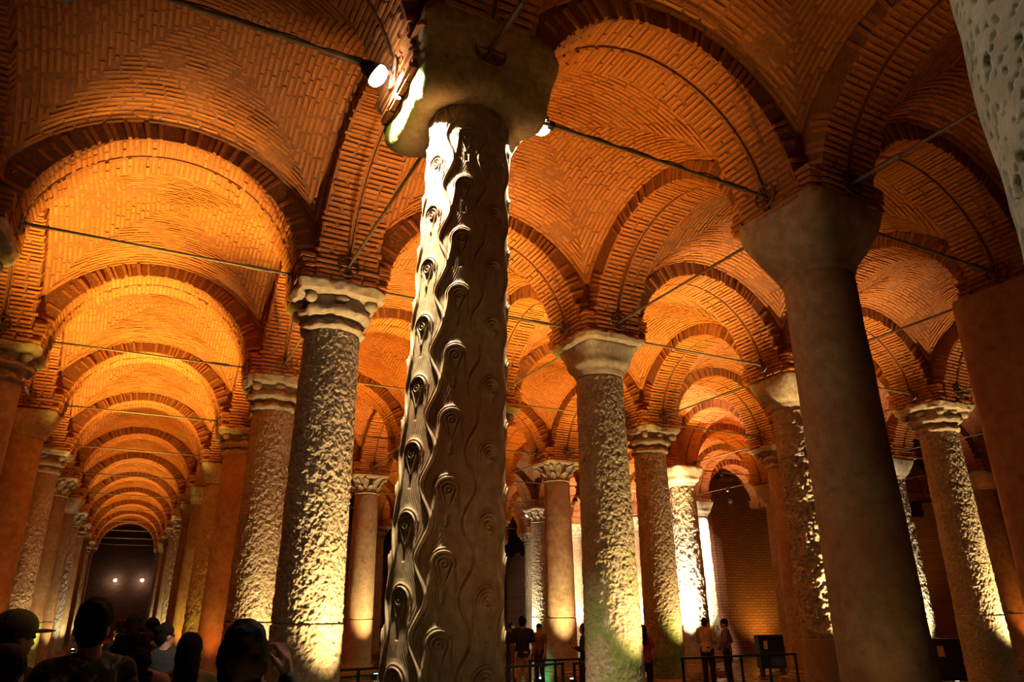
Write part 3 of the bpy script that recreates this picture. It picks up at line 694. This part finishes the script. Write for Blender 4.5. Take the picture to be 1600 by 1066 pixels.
for u in range(-1, 12):
    for v in range(-2, 6):
        if u >= 4 and v >= 4: continue
        if u == -1 and v != 0 and v != 1: continue
        if v == -2 and u < 3: continue
        if u > -1: RODS[('x', u, v)] = rod(u, v, 'x')
        if v > -2 and not (v == 1 and u == -1 and False): RODS[('y', u, v)] = rod(u, v, 'y')
# cables wrapped along the two rods that carry the near lamps
def cable(parent, a, b, seed, amp=0.03):
    r_ = random.Random(seed); cu = bpy.data.curves.new('cable', 'CURVE'); cu.dimensions = '3D'; cu.bevel_depth = 0.008; cu.bevel_resolution = 2
    n = 26; s_ = cu.splines.new('NURBS'); s_.points.add(n-1); s_.use_endpoint_u = True
    for i in range(n):
        t_ = a+(b-a)*i/(n-1); s_.points[i].co = (t_, 0.02*math.sin(i*1.3), 0.026+r_.uniform(-0.004, amp)*abs(math.sin(i*0.9)), 1)
    cu.materials.append(M['cable']); tmp = bpy.data.objects.new('tmp', cu); COL.objects.link(tmp)
    me = bpy.data.meshes.new_from_object(tmp.evaluated_get(bpy.context.evaluated_depsgraph_get())); bpy.data.objects.remove(tmp); me.name = 'cable'; return obj('cable', me, parent)
cable(RODS[('x', 0, 0)], -1.75, 1.1, 1); cable(RODS[('x', 0, -1)], -1.8, 1.75, 2)

# ------------------------------------------------------------------ lamps hanging from tie rods and floor uplights
LH = MB().tube((0, 0, -0.13), (0, 0, 0.0), 0.07, 0.105, 20).tube((0, 0, -0.17), (0, 0, -0.13), 0.03, 0.06, 16).mesh('housing', M['black'], True)
LL = MB().ball((0, 0, 0.01), 0.11, (1, 1, 0.7), 20).mesh('lens', M['lens'], True)  # lens ball enlarged so its shape stands in for the lamp's glare
LDK = MB().ball((0, 0, 0.0), 0.075, (1, 1, 0.3), 16).mesh('lens', plain('unlit_glass', (0.03, 0.03, 0.03), 0.15), True)
LLS = MB().ball((0, 0, 0.005), 0.075, (1, 1, 0.45), 16).mesh('lens', M['lens_small'], True)
YK = MB().tube((0.1, 0, -0.06), (0.1, 0.0, 0.0), 0.008).tube((-0.1, 0, -0.06), (-0.1, 0, 0.0), 0.008).tube((-0.1, 0, -0.06), (0.1, 0, -0.06), 0.008).mesh('yoke', M['black'])
def lamp(label, loc, to, energy, color, angle, hold=None, small=False, blend=0.5, size=0.05, off=False):
    """hold = the point of the tie rod or wall that carries the lamp"""
    L = thing('spotlight', label, 'lamp', loc)
    d = (Vector(to)-Vector(loc)).normalized(); q = d.to_track_quat('Z', 'Y').to_euler()
    obj('housing', LH, L, rot=q); obj('lens', LDK if off else LLS if small else LL, L, d*0.004, q); obj('yoke', YK, L, rot=q)
    if hold is not None:
        e = Vector(hold)-Vector(loc); b0 = -d*0.12
        obj('hanger', MB().tube(b0, e, 0.011).box(e, (0.07, 0.07, 0.07), bev=0.01).mesh('hanger', M['black']), L)
    if not off: spot(Vector(loc)+d*0.10, to, energy, color, angle, blend, size)
    return L
def on_plane(x, y, ax, val):
    r = pix(x, y); return CAM + r*(val-CAM[ax])/r[ax]
la = on_plane(588, 117, 1, -0.05); lb = on_plane(845, 197, 1, 0.22)
LAMP_A = tuple(map(float, la)); LAMP_B = tuple(map(float, lb))
lamp('bright bare floodlight on the tie rod left of the carved capital', LAMP_A, (LAMP_A[0]+1.0, LAMP_A[1]-0.05, LAMP_A[2]-0.6), 4200, WHITE, 122, (LAMP_A[0], 0, ROD_Z), blend=0.2)
lamp('bright floodlight on the tie rod right of the carved capital', LAMP_B, (0.3, 0.0, 4.2), 3200, WHITE, 84, (LAMP_B[0], 0, ROD_Z))
def far_lamp(label, px, py, to, e, color=WHITE, ang=50, off=False):
    best = None
    for ax in (0, 1):
        for k in range(0, 9):
            p = on_plane(px, py, ax, k*S-0.06)
            if 10 < np.linalg.norm(p-CAM) < 45 and 6.2 < p[2] < 6.75 and (best is None or abs(p[2]-6.55) < abs(best[0][2]-6.55)): best = (p, ax, k)
    p, ax, k = best; h_ = [float(q) for q in p]; h_[ax] = k*S; h_[2] = ROD_Z-(0.03 if ax == 0 else 0)
    lamp(label, tuple(float(q) for q in p), to, e, color, ang, h_, True, off=off)
def colp(u, v): o = COLPOS[(u, v)]; return Vector((o.location.x, o.location.y, 0))
far_lamp('small lamp near the nearest floodlit white column', 1085, 731, colp(3, 3)+Vector((0, 0, 4)), 7000)
far_lamp('small lamp on a rod right of the white columns', 1137, 766, colp(4, 4)+Vector((0, 0, 4)), 7000)
far_lamp('small lamp left of the moss-patched column', 995, 751, colp(5, 4)+Vector((0, 0, 4)), 7000)
far_lamp('tiny lamp beside the leaf-capital column', 899, 782, colp(6, 4)+Vector((0, 0, 4)), 3000)
far_lamp('tiny lamp right behind the carved column', 824, 806, colp(5, 3)+Vector((0, 0, 3.5)), 3000)
far_lamp('unlit black floodlight on a rod against the brightest orange arch', 1127, 741, colp(2, 2)+Vector((0, 0, 4)), 0, off=True)
far_lamp('unlit black floodlight on the rod above the brick wall, right of the white columns', 1141, 784, colp(3, 3)+Vector((0, 0, 4)), 0, off=True)
far_lamp('lowest unlit black floodlight in front of the inner brick wall', 1151, 809, colp(3, 3)+Vector((0, 0, 4)), 0, off=True)
for px, lab in ((180, 'left of the pair of tiny lamps at the dark far end of the aisle'), (222, 'right of the pair of tiny lamps at the dark far end of the aisle')):
    p = tuple(map(float, on_plane(px, 907, 1, 60.9))); lamp(lab, p, (p[0], p[1]-8, 3), 300, WHITE, 90, (p[0], 61.2, p[2]))
# uplights at column feet: (u, v), direction in degrees in plan (0 = +X), power, colour
UP = [((1, 0), -62, 2400, WARM), ((2, 0), -70, 1000, WARM), ((1, 1), -75, 1500, WARM), ((2, 2), -75, 1100, WARM), ((1, 3), -75, 2600, WARM), ((1, 2), -72, 4200, WARM), ((2, 4), -130, 2200, WHITE),
      ((3, 4), -30, 600, AMBER), ((2, 3), -40, 500, ORANGE), ((3, 2), -110, 1500, WARM), ((4, 1), -80, 1800, WARM), ((5, 1), -60, 500, AMBER), ((3, 3), -150, 10000, WHITE), ((4, 4), -140, 5000, WHITE), ((5, 5), -130, 5000, WHITE),
      ((5, 4), -120, 5000, WHITE), ((6, 4), -110, 4500, WHITE), ((5, 3), -175, 2500, WHITE), ((4, -1), -40, 500, WARM), ((5, -1), -40, 500, WARM), ((6, -1), -30, 500, WARM), ((7, -1), -30, 500, WHITE), ((8, -1), -40, 500, WARM),
      ((3, 0), -110, 250, RED), ((5, 0), -120, 400, AMBER), ((7, 0), -120, 500, WARM), ((8, 0), -120, 500, WARM), ((4, 0), -100, 200, ORANGE), ((10, 0), -120, 400, WARM), ((10, -1), -60, 400, WARM), ((2, 5), -100, 350, RED), ((0, 1), 10, 70, RED), ((0, 1), -140, 16, AMBER), ((3, -1), -60, 150, RED)]
UH = MB().box((0, 0, 0.05), (0.26, 0.2, 0.1), bev=0.015).tube((0, 0, 0.1), (0, 0, 0.13), 0.09, 0.1, 20).mesh('housing', M['black'], True)
UL = MB().ball((0, 0, 0.13), 0.075, (1, 1, 0.3), 16).mesh('lens', M['lens_small'], True)
UP_GAIN = 1.0
for (uv, deg, e, c) in UP:
    b = colp(*uv); a = math.radians(deg); off = 1.45 if uv in ((1, 0), (2, 0), (1, 1), (2, 2), (4, 1), (3, 2), (1, 3), (1, 2), (3, 3), (4, 4), (5, 5), (5, 4), (6, 4)) else 1.15
    p = b + Vector((math.cos(a)*off, math.sin(a)*off, 0))
    f = thing('floor_uplight', ('small black floor uplight on the %s side of the big smooth column' % ('far right' if deg > 0 else 'near left')) if uv == (0, 1) else 'small black floor uplight at a column foot, %s row back, %s file from the left' % (ORD[uv[0]+1], ORD[uv[1]+3]), 'lamp', p, (0, 0, a), 'floor uplights at column feet')
    obj('housing', UH, f); obj('lens', UL, f)
    spot(p+Vector((0, 0, 0.2)), b+Vector((math.cos(a)*0.25, math.sin(a)*0.25, 5.2 if c is WHITE else 4.2)), e*UP_GAIN, c, 62, 0.8, 0.08)
for (bu, bv), (e, c) in BAY_LIGHT.items():
    p = Vector(((bv+.5)*S + (1.0 if (bu, bv) == (-1, -1) else 0), (bu+.5)*S, 0))
    f = thing('bay_uplight', 'black wide-beam floor uplight under the vault %s bay back, %s bay across from the left' % (ORD[bu+3], ORD[bv+3]), 'lamp', p, (0, 0, 0), 'vault uplights on the floor')
    obj('housing', UH, f); obj('lens', UL, f)
    spot(p+Vector((0, 0, 0.2)), p+Vector((0, 0, 8)), e*BAY_GAIN, c, 52, 0.7, 0.12)
for x in (25.6, 29.5, 33.2):  # unseen lamps, added to brighten the inner wall
    f = thing('added_wall_light', 'added low fill light washing the inner brick wall, %s from its corner' % ORD[1+(25.6, 29.5, 33.2).index(x)], 'lamp', (x, 21.2, 0), (0, 0, 0), 'added wall lights')
    obj('housing', UH, f); obj('lens', UL, f); spot((x, 21.2, 0.2), (x+0.4, 22.5, 3.4), 260, ORANGE, 130, 1.0, 0.1)
# an added, unseen amber fill lamp for the carved column, a warm one on the pitted shaft, and a green one by the water
for lab, p, to, e, c, a_ in (('added floor fill lamp turned toward the carved column', (0.8, -3.8, 0), (0.0, 0.0, 3.8), 75, (1.0, 0.42, 0.14), 50),
                            ('floor uplight glowing green on the wet floor', (8.6, 14.0, 0), (8.4, 15.2, 0.0), 120, (0.1, 1.0, 0.5), 150)):
    f = thing('floor_uplight', lab, 'lamp', p); obj('housing', UH, f); obj('lens', UL, f)
    spot((p[0], p[1], 0.35), to, e, c, a_, 0.9, 0.15)
lamp('added narrow fill lamp on the crosswise tie rod, turned toward the pitted limestone shaft', (-3.4, -0.05, 6.45), (-0.35, -4.7, 3.0), 380, (1.0, 0.84, 0.55), 24, (-3.4, 0.0, ROD_Z), True, 0.6)  # added out of view to brighten the pitted shaft

# ------------------------------------------------------------------ people
TMP = bpy.data.scenes.new('workbench')
def remeshed(name, bm, mat, voxel, smooth_it=3, disp=None):
    me = bpy.data.meshes.new(name); bm.to_mesh(me); bm.free()
    o = bpy.data.objects.new('tmp', me); TMP.collection.objects.link(o)
    m = o.modifiers.new('r', 'REMESH'); m.mode = 'VOXEL'; m.voxel_size = voxel; m.use_smooth_shade = True
    s_ = o.modifiers.new('s', 'SMOOTH'); s_.iterations = smooth_it; s_.factor = 0.5
    TMP.view_layers[0].update(); dg = TMP.view_layers[0].depsgraph; r = bpy.data.meshes.new_from_object(o.evaluated_get(dg)); r.name = name
    bpy.data.objects.remove(o); bpy.data.meshes.remove(me)
    if disp:
        n = len(r.vertices); V = np.empty(n*3, np.float32); N = np.empty(n*3, np.float32); r.vertices.foreach_get('co', V); r.vertices.foreach_get('normal', N)
        V = V.reshape(-1, 3); N = N.reshape(-1, 3); V = V + N*(disp[0]*fbm(V*disp[1], 3, 5))[:, None]; r.vertices.foreach_set('co', V.astype(np.float32).ravel())
    r.materials.clear(); r.materials.append(mat); r.polygons.foreach_set('use_smooth', np.full(len(r.polygons), True)); r.update(); return r
def limb(b, pts, rs, seg=12):
    for (p, q, r1, r2) in zip(pts[:-1], pts[1:], rs[:-1], rs[1:]):
        b.tube(p, q, r1, r2, seg)
    for p, r in zip(pts, rs): b.ball(p, r, seg=seg)
def torso(b, rows, seg=20):
    vs_ = []
    for (x, y, z, rx, ry) in rows:
        vs_.append([b.bm.verts.new((x+rx*math.cos(2*PI*k/seg), y+ry*math.sin(2*PI*k/seg), z)) for k in range(seg)])
    for i in range(len(rows)-1):
        for k in range(seg): b.bm.faces.new((vs_[i][k], vs_[i][(k+1) % seg], vs_[i+1][(k+1) % seg], vs_[i+1][k]))
    b.bm.faces.new(vs_[0][::-1]); b.bm.faces.new(vs_[-1])
def hand(b, wrist, d, palm_n, thumb_dir, curl=0.5, k=1.0):
    """palm + five unequal, bent fingers; d = along the hand, palm_n = palm facing, thumb_dir = side of the thumb"""
    d = Vector(d).normalized(); n = Vector(palm_n); n = (n-d*n.dot(d)).normalized(); s_ = Vector(thumb_dir); s_ = (s_-d*s_.dot(d)-n*s_.dot(n)).normalized()
    w_ = Vector(wrist)
    limb(b, [w_, w_+d*0.03*k, w_+d*0.055*k], [0.026*k, 0.028*k, 0.028*k], 8)
    for off in (-0.024, 0.0, 0.024): limb(b, [w_+d*0.015*k+s_*off*0.6*k, w_+d*0.085*k+s_*off*k*1.1], [0.018*k, 0.014*k], 8)
    for j, (off, ln) in enumerate(((0.031, 0.072), (0.010, 0.080), (-0.011, 0.074), (-0.031, 0.058))):
        p = w_+d*0.085*k+s_*off*k; pts = [p]; a = curl*0.5
        for seg_l, da in ((0.45, 0.0), (0.32, curl), (0.23, curl)):
            a += da; p = p+(d*math.cos(a)+n*math.sin(a))*ln*seg_l*k; pts.append(p)
        limb(b, pts, [0.0095*k, 0.009*k, 0.0082*k, 0.007*k], 8)
    p0 = w_+d*0.025*k+s_*0.025*k; p1 = p0+(s_*0.8+d*0.6).normalized()*0.04*k; p2 = p1+(d*0.9+s_*0.25+n*0.35).normalized()*0.03*k; p3 = p2+(d*0.9-s_*0.1+n*0.5).normalized()*0.024*k
    limb(b, [p0, p1, p2, p3], [0.014*k, 0.0115*k, 0.010*k, 0.008*k], 8)
class Pose: pass
def person(label, loc, rz, h=1.72, top=None, bottom=None, skin=None, hair='short', hairmat=None, female=False, arms='down', vox=0.013, sleeves=0.6, skirt=None, shorts=False, head_turn=0.0, cap=None, group=None, bare_back=False, bag=None, head_dz=0.0):
    k = h/1.72; skin = skin or M['dark_skin']; hairmat = hairmat or M['hair']
    root = thing('person', label, 'person', loc, (0, 0, rz), group); root.scale = (k, k, k)
    sw = 0.165 if female else 0.19; hz = 0.93
    L = {}
    for s_ in (-1, 1):
        L[s_] = [Vector((s_*0.09, 0, hz)), Vector((s_*0.10, 0.025, 0.50)), Vector((s_*0.105, -0.02, 0.09)), Vector((s_*0.125, 0.13, 0.035))]
    sh = {s_: Vector((s_*sw, 0, 1.41)) for s_ in (-1, 1)}
    A_ = {s_: [sh[s_], Vector((s_*(sw+0.05), -0.02, 1.12)), Vector((s_*(sw+0.04), 0.07, 0.88))] for s_ in (-1, 1)}
    if arms == 'raise_right': A_[1] = [sh[1], Vector((sw+0.12, 0.06, 1.22)), Vector((0.225, 0.12, 1.50))]
    if arms == 'phone': A_ = {s_: [sh[s_], Vector((s_*(sw+0.04), 0.03, 1.13)), Vector((s_*0.06, 0.27, 1.22))] for s_ in (-1, 1)}
    if arms == 'folded': A_ = {s_: [sh[s_], Vector((s_*(sw+0.06), 0.03, 1.13)), Vector((-s_*0.02, 0.22, 1.14+0.03*s_))] for s_ in (-1, 1)}
    if arms == 'hips': A_ = {s_: [sh[s_], Vector((s_*(sw+0.14), -0.05, 1.16)), Vector((s_*0.16, 0.06, 0.98))] for s_ in (-1, 1)}
    trs = [(0, 0, 0.86, 0.13, 0.10), (0, 0, 0.93, 0.165, 0.115), (0, 0, 1.02, 0.15, 0.105), (0, 0.005, 1.12, 0.135 if not female else 0.118, 0.095), (0, 0.01, 1.25, 0.155, 0.108), (0, 0.01, 1.35, 0.165, 0.105), (0, 0, 1.42, 0.14, 0.085), (0, 0, 1.47, 0.07, 0.06)]
    hc = Vector((0, 0.025, 1.60+head_dz)); b = MB()
    torso(b, trs)
    limb(b, [Vector((0, -0.005, 1.42)), Vector((0, 0.01, 1.55))], [0.06, 0.052])
    for s_ in (-1, 1):
        limb(b, L[s_], [0.088, 0.055, 0.038, 0.032]); b.ball(L[s_][2]+Vector((0, -0.03, -0.045)), 0.036)
        limb(b, A_[s_], [0.052, 0.042, 0.027])
        limb(b, [Vector((s_*0.06, 0, 1.44)), sh[s_]], [0.055, 0.056])
        a, c = A_[s_][1], A_[s_][2]; d = (c-a).normalized()
        if arms == 'raise_right' and s_ == 1: hand(b, c, (-0.22, 0.1, 1), (-0.75, 0.7, 0), (-0.6, -0.8, 0), 0.8, 1.15)
        else: hand(b, c, d, (-s_, 0.1, 0) if arms == 'down' or arms == 'hips' else (-s_*0.5, 0, -1), (0, 1, 0.2) if arms == 'down' else (0, 0.2, 1), 0.45)
    # head: skull, jaw, nose, brow, ears
    e = Euler((0, 0, head_turn)); R_ = e.to_matrix()
    def H(x, y, z): return hc + R_@Vector((x, y, z))
    b.ball(H(0, -0.012, 0.03), 0.1, (0.76, 0.97, 0.92), rot=e); b.ball(H(0, 0.028, -0.045), 0.07, (0.82, 0.9, 1.0), rot=e); b.ball(H(0, 0.06, -0.09), 0.03, (1, 0.8, 0.8), rot=e)
    limb(b, [H(0, 0.085, 0.012), H(0, 0.105, -0.025)], [0.010, 0.015], 8)
    for s_ in (-1, 1): b.ball(H(s_*0.077, -0.008, -0.01), 0.03, (0.3, 0.65, 1.0), rot=e)
    obj('body', remeshed('body', b.bm, skin, vox), root)
    for s_ in (-1, 1): obj('eye', MB().ball(H(s_*0.031, 0.083, 0.008), 0.011, seg=10).mesh('eye', M['eye'], True), root)
    obj('mouth', MB().ball(H(0, 0.088, -0.055), 0.02, (1.1, 0.45, 0.35), rot=e).mesh('mouth', M['lip'], True), root)
    # hair
    if hair:
        b = MB()
        b.ball(H(0, -0.02, 0.045), 0.105, (0.83, 1.0, 0.90), rot=e); b.ball(H(0, -0.055, 0.0), 0.085, (0.9, 0.75, 1.0), rot=e)
        dsp = (0.006, 30)
        if hair == 'bob':
            for s_ in (-1, 1): b.ball(H(s_*0.055, -0.02, -0.02), 0.085, (0.55, 0.95, 1.25), rot=e)
            b.ball(H(0, -0.07, -0.02), 0.095, (1.05, 0.55, 1.15), rot=e)
        if hair == 'long':
            limb(b, [H(0, -0.07, 0.02), H(0, -0.095, -0.10), H(0, -0.11, -0.24), H(0, -0.105, -0.33)], [0.085, 0.085, 0.07, 0.03])
        if hair == 'curly':
            r_ = random.Random(3)
            for q in range(90):
                u_ = r_.uniform(-1, 1); w2 = r_.uniform(0, 2*PI); zz = r_.uniform(-0.16, 0.08); wd = 0.10+0.06*min(1, (0.09-zz)/0.2)
                y_ = -0.055+wd*0.62*math.sin(w2)
                if zz > -0.17 and y_ > 0.0 and zz < 0.05: y_ = -0.03
                b.ball(H(wd*math.cos(w2), y_, zz), r_.uniform(0.022, 0.036), seg=8)
            b.ball(H(0, -0.06, -0.06), 0.10, (1.15, 0.7, 1.1)); dsp = (0.018, 28)
        if hair == 'ponytail':
            limb(b, [H(0.03, -0.10, -0.02), H(0.06, -0.135, -0.09), H(0.07, -0.13, -0.18)], [0.035, 0.04, 0.015])
            for s_ in (-1, 1): b.ball(H(s_*0.055, -0.01, -0.01), 0.08, (0.5, 1.0, 1.15), rot=e)
        obj('hair', remeshed('hair', b.bm, hairmat, 0.011, 2, dsp), root)
    if cap:
        b = MB(); b.ball(H(0, -0.008, 0.055), 0.112, (0.88, 1.02, 0.82), rot=e)
        c_ = obj('cap', b.mesh('cap', cap, True), root)
        obj('cap_brim', MB().ball(H(0, 0.12, 0.035), 0.085, (0.9, 1.05, 0.13), rot=e).mesh('cap_brim', cap, True), c_)
    # clothes
    if top:
        b = MB(); g_ = 0.016
        if bare_back: torso(b, [(x, y, z, rx+0.008, ry+0.008) for x, y, z, rx, ry in trs[1:5]]+[(0, 0.01, 1.29, 0.164, 0.114)])
        else:
            torso(b, [(x, y, z, rx+g_, ry+g_) for x, y, z, rx, ry in trs[:-1]]+[(0, 0, 1.475, 0.085, 0.075)])
            for s_ in (-1, 1):
                limb(b, [Vector((s_*0.06, 0, 1.44)), sh[s_]], [0.065, 0.068])
                p, q, r3 = A_[s_]; 
                if sleeves <= 1: limb(b, [p, p+(q-p)*sleeves], [0.068, 0.060+0.01*(sleeves < 0.9)])
                else: limb(b, [p, q, q+(r3-q)*(sleeves-1)], [0.068, 0.055, 0.042])
        obj('top' if bare_back else 'shirt', remeshed('shirt', b.bm, top, 0.014, 2, (0.004, 14)), root)
        if bare_back:
            for s_ in (-1, 1):
                b = MB(); pts = [Vector((s_*0.07, -0.108, 1.28)), Vector((s_*0.085, -0.10, 1.37)), Vector((s_*0.09, -0.055, 1.472)), Vector((s_*0.09, 0.03, 1.48)), Vector((s_*0.08, 0.10, 1.38))]; limb(b, pts, [0.006]*5, 6)
                obj('strap', b.mesh('strap', top, True), root)
    if skirt:
        b = MB(); torso(b, [(0, 0, 0.22, 0.24, 0.2), (0, 0, 0.6, 0.2, 0.16), (0, 0, 0.95, 0.185, 0.135), (0, 0, 1.1, 0.15, 0.11)]); obj('coat_skirt', remeshed('coat_skirt', b.bm, skirt, 0.018, 2, (0.012, 9)), root)
    if bottom:
        b = MB(); torso(b, [(0, 0, 0.84, 0.15, 0.115), (0, 0, 0.93, 0.178, 0.128), (0, 0, 1.03, 0.162, 0.118)])
        for s_ in (-1, 1):
            p, q, r3, _ = L[s_]
            if shorts: limb(b, [p, p+(q-p)*0.92], [0.10, 0.09])
            else: limb(b, [p, q, r3], [0.102, 0.075, 0.06])
        obj('shorts' if shorts else 'trousers', remeshed('trousers', b.bm, bottom, 0.015, 2, (0.004, 12)), root)
    for s_ in (-1, 1): obj('shoe', MB().ball(L[s_][2]+Vector((s_*0.008, 0.065, -0.05)), 0.05, (0.9, 2.5, 0.85)).mesh('shoe', M['black'], True), root)
    if bag: bag(root)
    return root
t = NT('floral_cloth'); g = t.n('ShaderNodeTexCoord'); nz = t.noise(11, 3, 0.6, g.outputs['Object'], 1.2)
t.l(t.ramp(nz, [(0.52, (0.010, 0.010, 0.011)), (0.58, (0.06, 0.055, 0.05)), (0.66, (0.2, 0.18, 0.17))]), t.b.inputs['Base Color']); t.b.inputs['Roughness'].default_value = 0.85; M['floral'] = t.m
CB = cloth('black_cloth', (0.012, 0.011, 0.011)); CBE = cloth('beige_cloth', (0.6, 0.46, 0.3)); CRE = cloth('red_cloth', (0.28, 0.03, 0.02)); CYE = cloth('cream_cloth', (0.6, 0.45, 0.25)); CBR = cloth('brown_cloth', (0.16, 0.08, 0.045)); COL_ = cloth('olive_cloth', (0.10, 0.085, 0.04)); CJ = cloth('dark_denim', (0.02, 0.022, 0.03)); CGR = cloth('sand_jacket', (0.35, 0.27, 0.15))
def stand(px, py_top, d, h):
    p = at_dist(px, py_top, d); return (float(p[0]), float(p[1]), 0.0)
def hgt(px, py, d): return float(at_dist(px, py, d)[2])
def put(label, px, py, d, **kw):
    hh = hgt(px, py, d)/1.015
    return person(label, stand(px, py, d, 0), kw.pop('rz', 0.0), h=hh, **kw)
put('man in a dark floral shirt seen from behind, short black hair', 157, 931, 4.5, top=M['floral'], bottom=CJ, rz=0.5, sleeves=0.7, head_turn=-0.5).scale.x *= 0.9
put('woman with a black bob raising one hand beside her head', 385, 964, 3.6, top=CB, bottom=CJ, hair='bob', female=True, arms='raise_right', rz=0.05, sleeves=1.93, vox=0.009, head_turn=0.25)
put('woman with long brown curls and bare back in a thin-strapped beige top', 222, 977, 5.5, top=CBE, bottom=CJ, hair='curly', hairmat=M['brown_hair'], female=True, bare_back=True, rz=-0.25, head_turn=-0.75)
put('woman with straight black hair in a sand coloured jacket', 300, 986, 5.8, top=CGR, bottom=CJ, hair='long', female=True, rz=-0.1, sleeves=1.8)
put('man in an olive baseball cap at the frame edge', 24, 951, 5.0, top=COL_, bottom=CJ, cap=COL_, rz=-0.9, sleeves=0.7)
put('dark-haired person with a bare shoulder in front of the capped man', 14, 1003, 4.0, top=CBR, bottom=CJ, female=True, bare_back=True, rz=-0.2)
put('small dark head above the curly-haired woman, farther along the aisle', 212, 958, 9.4, top=CB, bottom=CJ)
put('person with a hair bun walking ahead in the aisle', 240, 964, 10.4, top=CRE, bottom=CJ, female=True, hair='ponytail')
put('person turning sideways ahead of the woman in the sand jacket', 262, 972, 9.0, top=CB, bottom=CJ, head_turn=-1.0)
put('person in a patterned red top far down the aisle', 192, 968, 13.0, top=CRE, bottom=CJ, female=True, hair='long')
put('man in black t-shirt and beige shorts seen from behind near the carved column', 816, 962, 17.5, top=CB, bottom=CBE, shorts=True, rz=-0.4)
put('person mostly hidden behind the man in beige shorts', 799, 973, 20.5, top=CB, bottom=CJ, rz=-0.3)
put('tiny person standing beyond the man in beige shorts', 842, 974, 21.5, top=CBR, bottom=CJ, rz=2.0)
def phone(root): obj('phone', MB().box((0.0, 0.36, 1.27), (0.075, 0.012, 0.15), Euler((-0.4, 0, 0)), 0.006).mesh('phone', M['black']), root)
put('woman in a long black coat looking at her phone', 913, 973, 17.0, top=CB, skirt=CB, hair='bob', female=True, arms='phone', rz=1.3, sleeves=1.85, bag=phone)
put('woman with long dark hair in a red top and black trousers', 1004, 976, 17.3, top=CRE, bottom=CB, hair='long', female=True, rz=-0.5, sleeves=0.5)
put('man in a cream shirt with folded arms talking beside the railing', 1100, 965, 21.0, top=CYE, bottom=CB, arms='folded', rz=-1.0, sleeves=0.7, head_turn=-0.3)
put('man in a brown jacket facing the man in the cream shirt', 1131, 966, 20.8, top=CBR, bottom=CB, arms='hips', rz=0.6, sleeves=1.8, head_turn=0.5)

# ------------------------------------------------------------------ railings
def railing(label, p0, p1, n, h=0.95, low=None):
    p0, p1 = Vector((p0[0], p0[1], 0)), Vector((p1[0], p1[1], 0)); d = p1-p0; L = d.length
    r = thing('railing', label, 'railing', p0, (0, 0, math.atan2(d.y, d.x)))
    obj('top_rail', MB().box((L/2, 0, h), (L+0.05, 0.05, 0.04)).mesh('top_rail', M['black']), r)
    if low: obj('mid_rail', MB().box((L/2, 0, h-low), (L, 0.03, 0.03)).mesh('mid_rail', M['black']), r)
    pm = MB().box((0, 0, h/2), (0.045, 0.03, h)).box((0, 0, 0.01), (0.12, 0.1, 0.02)).mesh('post', M['black'])
    for k in range(n+1): obj('post', pm, r, (L*k/n, 0, 0))
    return r
def rp(x, y, z=0.95): p = at_z(x, y, z); return (p[0], p[1])
railing('black railing in front of the two talking men', rp(1066, 1029), rp(1242, 1022), 4, low=0.75)
railing('near black railing beside the carved column', rp(792, 1043), rp(879, 1037), 2, low=0.7)
railing('black railing behind the near one, at the leaf-capital column', rp(828, 1033), rp(906, 1030), 2, low=0.7)
railing('short black railing between near rail and the yellow-lit column', rp(897, 1037), rp(944, 1034), 1, low=0.7)
railing('double-bar black railing left of the carved column', rp(512, 1049), rp(606, 1043), 2, low=0.11)

# ------------------------------------------------------------------ black cabinets with yellow labels by the inner wall
def cabinet(label, px, py, d, w_, h_, z0, rz):
    p = at_dist(px, py, d); c = thing('equipment_cabinet', label, 'cabinet', (p[0], p[1], 0), (0, 0, rz))
    obj('body', MB().box((0, 0, z0+h_/2), (w_, 0.4, h_), bev=0.03).mesh('body', M['black']), c)
    obj('door', MB().box((0, -0.21, z0+h_/2), (w_*0.9, 0.03, h_*0.92), bev=0.008).mesh('door', M['black']), c)
    for s_ in (-1, 1): obj('leg', MB().box((s_*w_*0.4, 0, z0/2), (0.05, 0.3, z0)).mesh('leg', M['black']), c)
    obj('warning_label', MB().box((-w_*0.28, -0.23, z0+h_*0.70), (w_*0.15, 0.01, h_*0.26)).mesh('warning_label', plain('yellow_label', (0.75, 0.45, 0.08), 0.6)), c)
cabinet('black cabinet with a yellow label by the inner brick wall beside the railing', 1201, 1000, 27.0, 0.85, 1.0, 0.12, -0.35)
cabinet('black cabinet with a yellow label between the pale column and scalloped-capital column', 1480, 1000, 21.0, 0.9, 0.9, 0.3, -0.7)

bpy.data.scenes.remove(TMP)
